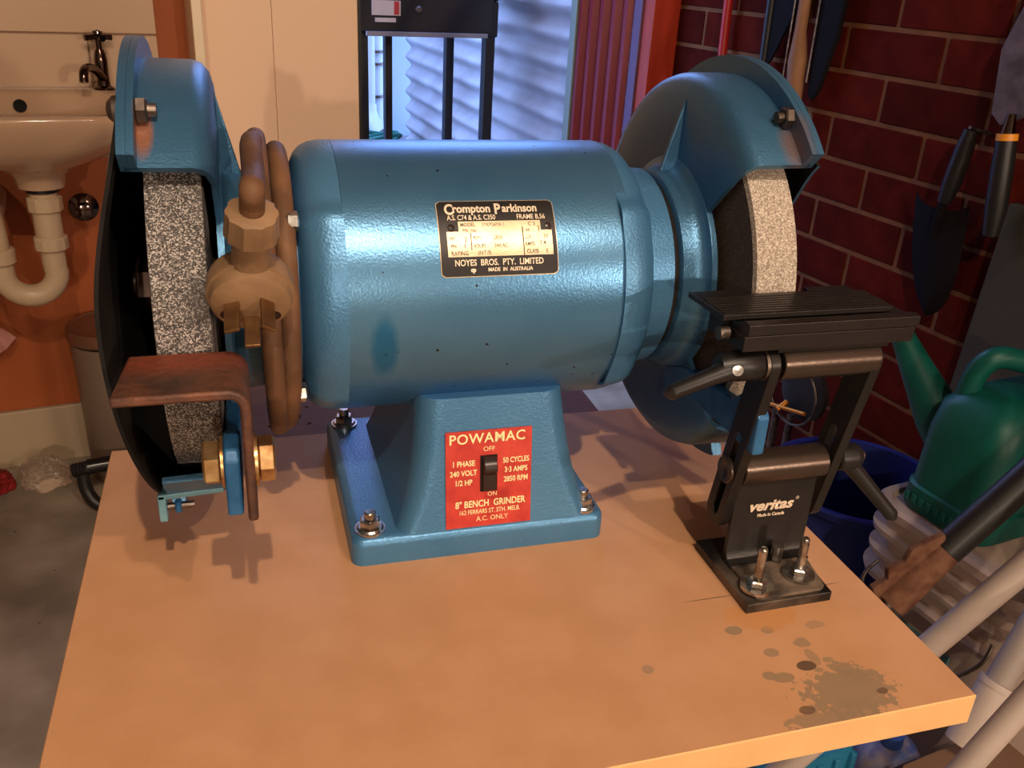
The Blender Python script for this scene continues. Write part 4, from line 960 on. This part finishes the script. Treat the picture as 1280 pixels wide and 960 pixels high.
TEAL = mat('teal_printed_sticker', rgb(64, 104, 104), .5, col2=rgb(96, 130, 126), vscale=60)
rbox(a0+.0105, a0+.0145, .33, .44, -.60, -.51).build('sticker', TEAL, pa, smooth=0)
# dark blue round bucket
NAVY = mat('dark_blue_plastic', rgb(26, 36, 98), .4, 0, .5, .04, 60)
bb = thing('blue_bucket', R(1.285, .748, FZ), 'empty dark blue round tub on the floor behind the white pail', 'tub')
c_ = (1.285, .748)
MB().rev(R(c_[0], c_[1], FZ), (0, 0, 1), [(0, 0), (0, .122), (.01, .126), (.275, .150), (.277, .160), (.289, .162), (.292, .157), (.290, .147), (.275, .145), (.02, .120), (.02, 0)], 72).build('shell', NAVY, bb, smooth=40)
for s__ in (-1, 1):
    p0 = R(c_[0]-.75*.2*1, c_[1]-.66*.2, FZ+.335)
MB().box(c_[0]-.02, c_[0]+.02, c_[1]-.178, c_[1]-.158, FZ+.255, FZ+.29, R).build('bail_lug', NAVY, bb, smooth=0, bevel=.004)
# long handled tool leaning over the pail
def on(p, d, t): return Vector(p)+Vector(d)*t
tp, td = R(.745, .215, -.227), (R(.838, .19, -.108)-R(.745, .215, -.227)).normalized()
lt_ = thing('long_handled_tool', on(tp, td, -.7), 'black handled garden tool with rusty socket lying across the pail', 'garden tool')
L0 = -(tp.z-FZ)/td.z+.02
RST = mat('flaking_orange_rust', rgb(78, 46, 34), .85, .1, .2, .8, 90, col2=rgb(108, 76, 58), vscale=60)
MB().tube([on(tp, td, .055), on(tp, td, .115), on(tp, td, .99)], .0158, 18).build('handle_sleeve', BLKPL, lt_)
MB().tube([on(tp, td, -.02), on(tp, td, .02), on(tp, td, .062)], [.019, .0175, .0145], 14).build('socket', RST, lt_)
sd = td.cross(Vector((0, 0, 1))).normalized(); u_ = sd.cross(td).normalized()
q = MB(); q.prism([on(tp, td, a_)+u_*b_-sd*.004 for a_, b_ in ((-.03, .012), (-.02, .032), (-.004, .026), (.004, .036), (.020, .028), (.034, .034), (.066, .020), (.06, .010))], sd*.008); q.build('rusty_tang', RST, lt_, smooth=0, bevel=.0015)
MB().tube([on(tp, td, L0), on(tp, td, -.015)], [.012, .012], 12).build('lower_shaft', STEEL, lt_)
# pale tubes
WTU = mat('chalky_white_tube', rgb(184, 168, 158), .5, 0, .4, .08, 60, var=.08, vscale=20)
speck(WTU, 55, .3, rgb(110, 84, 66), soft=.04)
def lean(nm, p, q_, r, lab_):
    """a straight tube through p and q from the floor up to the brick wall (room coordinates)"""
    p, q_ = Vector(p), Vector(q_); d = q_-p
    f = p+d*((FZ+.008-p.z)/d.z); w_ = p+d*((WR-.012-p.x)/d.x)
    return MB().tube([Rv(f), Rv(p), Rv(w_)], r, 20).build(nm, WTU, label=lab_, cat='tube', smooth=60)
lean('pale_tube', (.766, .1833, -.2803), (.7966, .1584, -.2055), .0130, 'thick pale tube passing nearest the front of the white pail')
lean('pale_tube', (.7254, .0902, -.3373), (.7653, .0826, -.2648), .0118, 'lowest pale tube crossing the bottom right corner')
bp = thing('sleeved_pipe', R(.93, .2155, -.533), 'pale plastic pipe with a wider lower sleeve leaning right of the pail', 'pipe')
A_, B_ = R(.9346, .2155, -.5136), R(1.0063, .228, -.3859)
u1 = (B_-A_).normalized(); A_ = A_-u1*.0
MB().tube([A_, A_+u1*.085], .0215, 24).build('sleeve', WTU, bp, smooth=60)
MB().tube([A_+u1*.080, A_+u1*.088], .0226, 24).build('sleeve_lip', WTU, bp, smooth=30)
MB().tube([A_+u1*.085, A_+u1*1.16], .0165, 20).build('inner_pipe', mat('grey_pipe', rgb(150, 138, 130), .5), bp, smooth=60)
CARD = mat('brown_cardboard', rgb(120, 90, 66), .8, 0, .2, .1, 60, var=.1, vscale=12)
cbx = rbox(.86, 1.015, .10, .233, FZ+.001, -.5345).build('cardboard_box', CARD, smooth=0, bevel=.002, label='brown cardboard box on the floor holding up the sleeved pipe', cat='box')
BAGM = mat('pink_printed_bag', rgb(190, 150, 138), .7, 0, .3, .4, 30, col2=rgb(150, 110, 100), vscale=14)
blot(BAGM, *(R(1.37, .37, -.66)), .03, .03, .03, rgb(150, 30, 44), 60, .5, .1, .9)
crumple(R(1.405, .37, FZ+.0945), .05, .085, .17, 11, .25).build('printed_bag', BAGM, smooth=40, label='pale pink printed bag on the floor at the right edge', cat='bag')
# things under the front of the board
PAINTB = mat('blue_bottle_plastic', rgb(52, 84, 156), .35); GLAB = mat('torn_grey_label', rgb(140, 128, 132), .6, 0, .4, .2, 60, col2=rgb(54, 84, 150), vscale=35)
bt = thing('blue_bottle', R(.905, .285, FZ), 'blue bottle with torn grey label on the floor under the board corner', 'bottle')
MB().rev(R(.905, .285, FZ), (0, 0, 1), [(0, 0), (0, .038), (.006, .042), (.215, .042), (.228, .034), (.232, .018), (.234, 0)], 32).build('bottle_body', GLAB, bt, smooth=50)
MB().cyl(R(.905, .285, FZ+.233), R(.905, .285, FZ+.252), .014, n=20).build('cap', PAINTB, bt)
TEALC = mat('teal_blue_plastic', rgb(40, 118, 152), .4)
cr = thing('teal_crate', R(.83, .36, FZ), 'teal blue plastic crate on the floor beside the blue bottle', 'crate')
lo = [rr(.72, .86, .30, .48, .02, FZ+.001), rr(.71, .862, .295, .49, .02, -.56)]
loft(lo).build('crate_body', TEALC, cr, smooth=30)
for k in range(5): rbox(.735+k*.028, .743+k*.028, .289, .302, FZ+.02, -.57).build('rib', TEALC, cr, smooth=0, bevel=.002)
# hose reel glimpsed between the tool rest arms
hr = thing('hose_reel', R(1.42, 1.06, FZ), 'round black reel with brass crosspiece by the bricks, seen between the rest arms', 'hose reel')
cc = R(1.42, 1.065, -.500)
ringp = [cc+R(-.02, .070*math.cos(2*PI*k/40), .070*math.sin(2*PI*k/40)) for k in range(40)]
MB().tube(ringp, .003, 8, closed=True).build('wire_rim', STEEL, hr, smooth=60)
MB().rev(cc+R(.02, 0, 0), R(-1, 0, 0), [(0, .066), (.012, .066), (.016, .050), (.014, 0)], 40).build('drum', BLKPL, hr)
q = MB().cyl(cc+R(-.03, .075, -.052), cc+R(-.03, -.055, -.022), .0045); q.build('brass_bar', mat('brass_orange', rgb(200, 120, 40), .35, .7), hr)
MB().cyl(cc+R(-.012, .02, -.03), cc+R(-.036, .02, -.045), .006).build('brass_tee', mat('brass_orange_tee', rgb(200, 120, 40), .35, .7), hr)
for db in (.045, .0): MB().tube([cc+R(-.012, db, -.05), R(1.408, 1.065+db, FZ)], .0085, 12).build('stand_post', STEEL, hr)
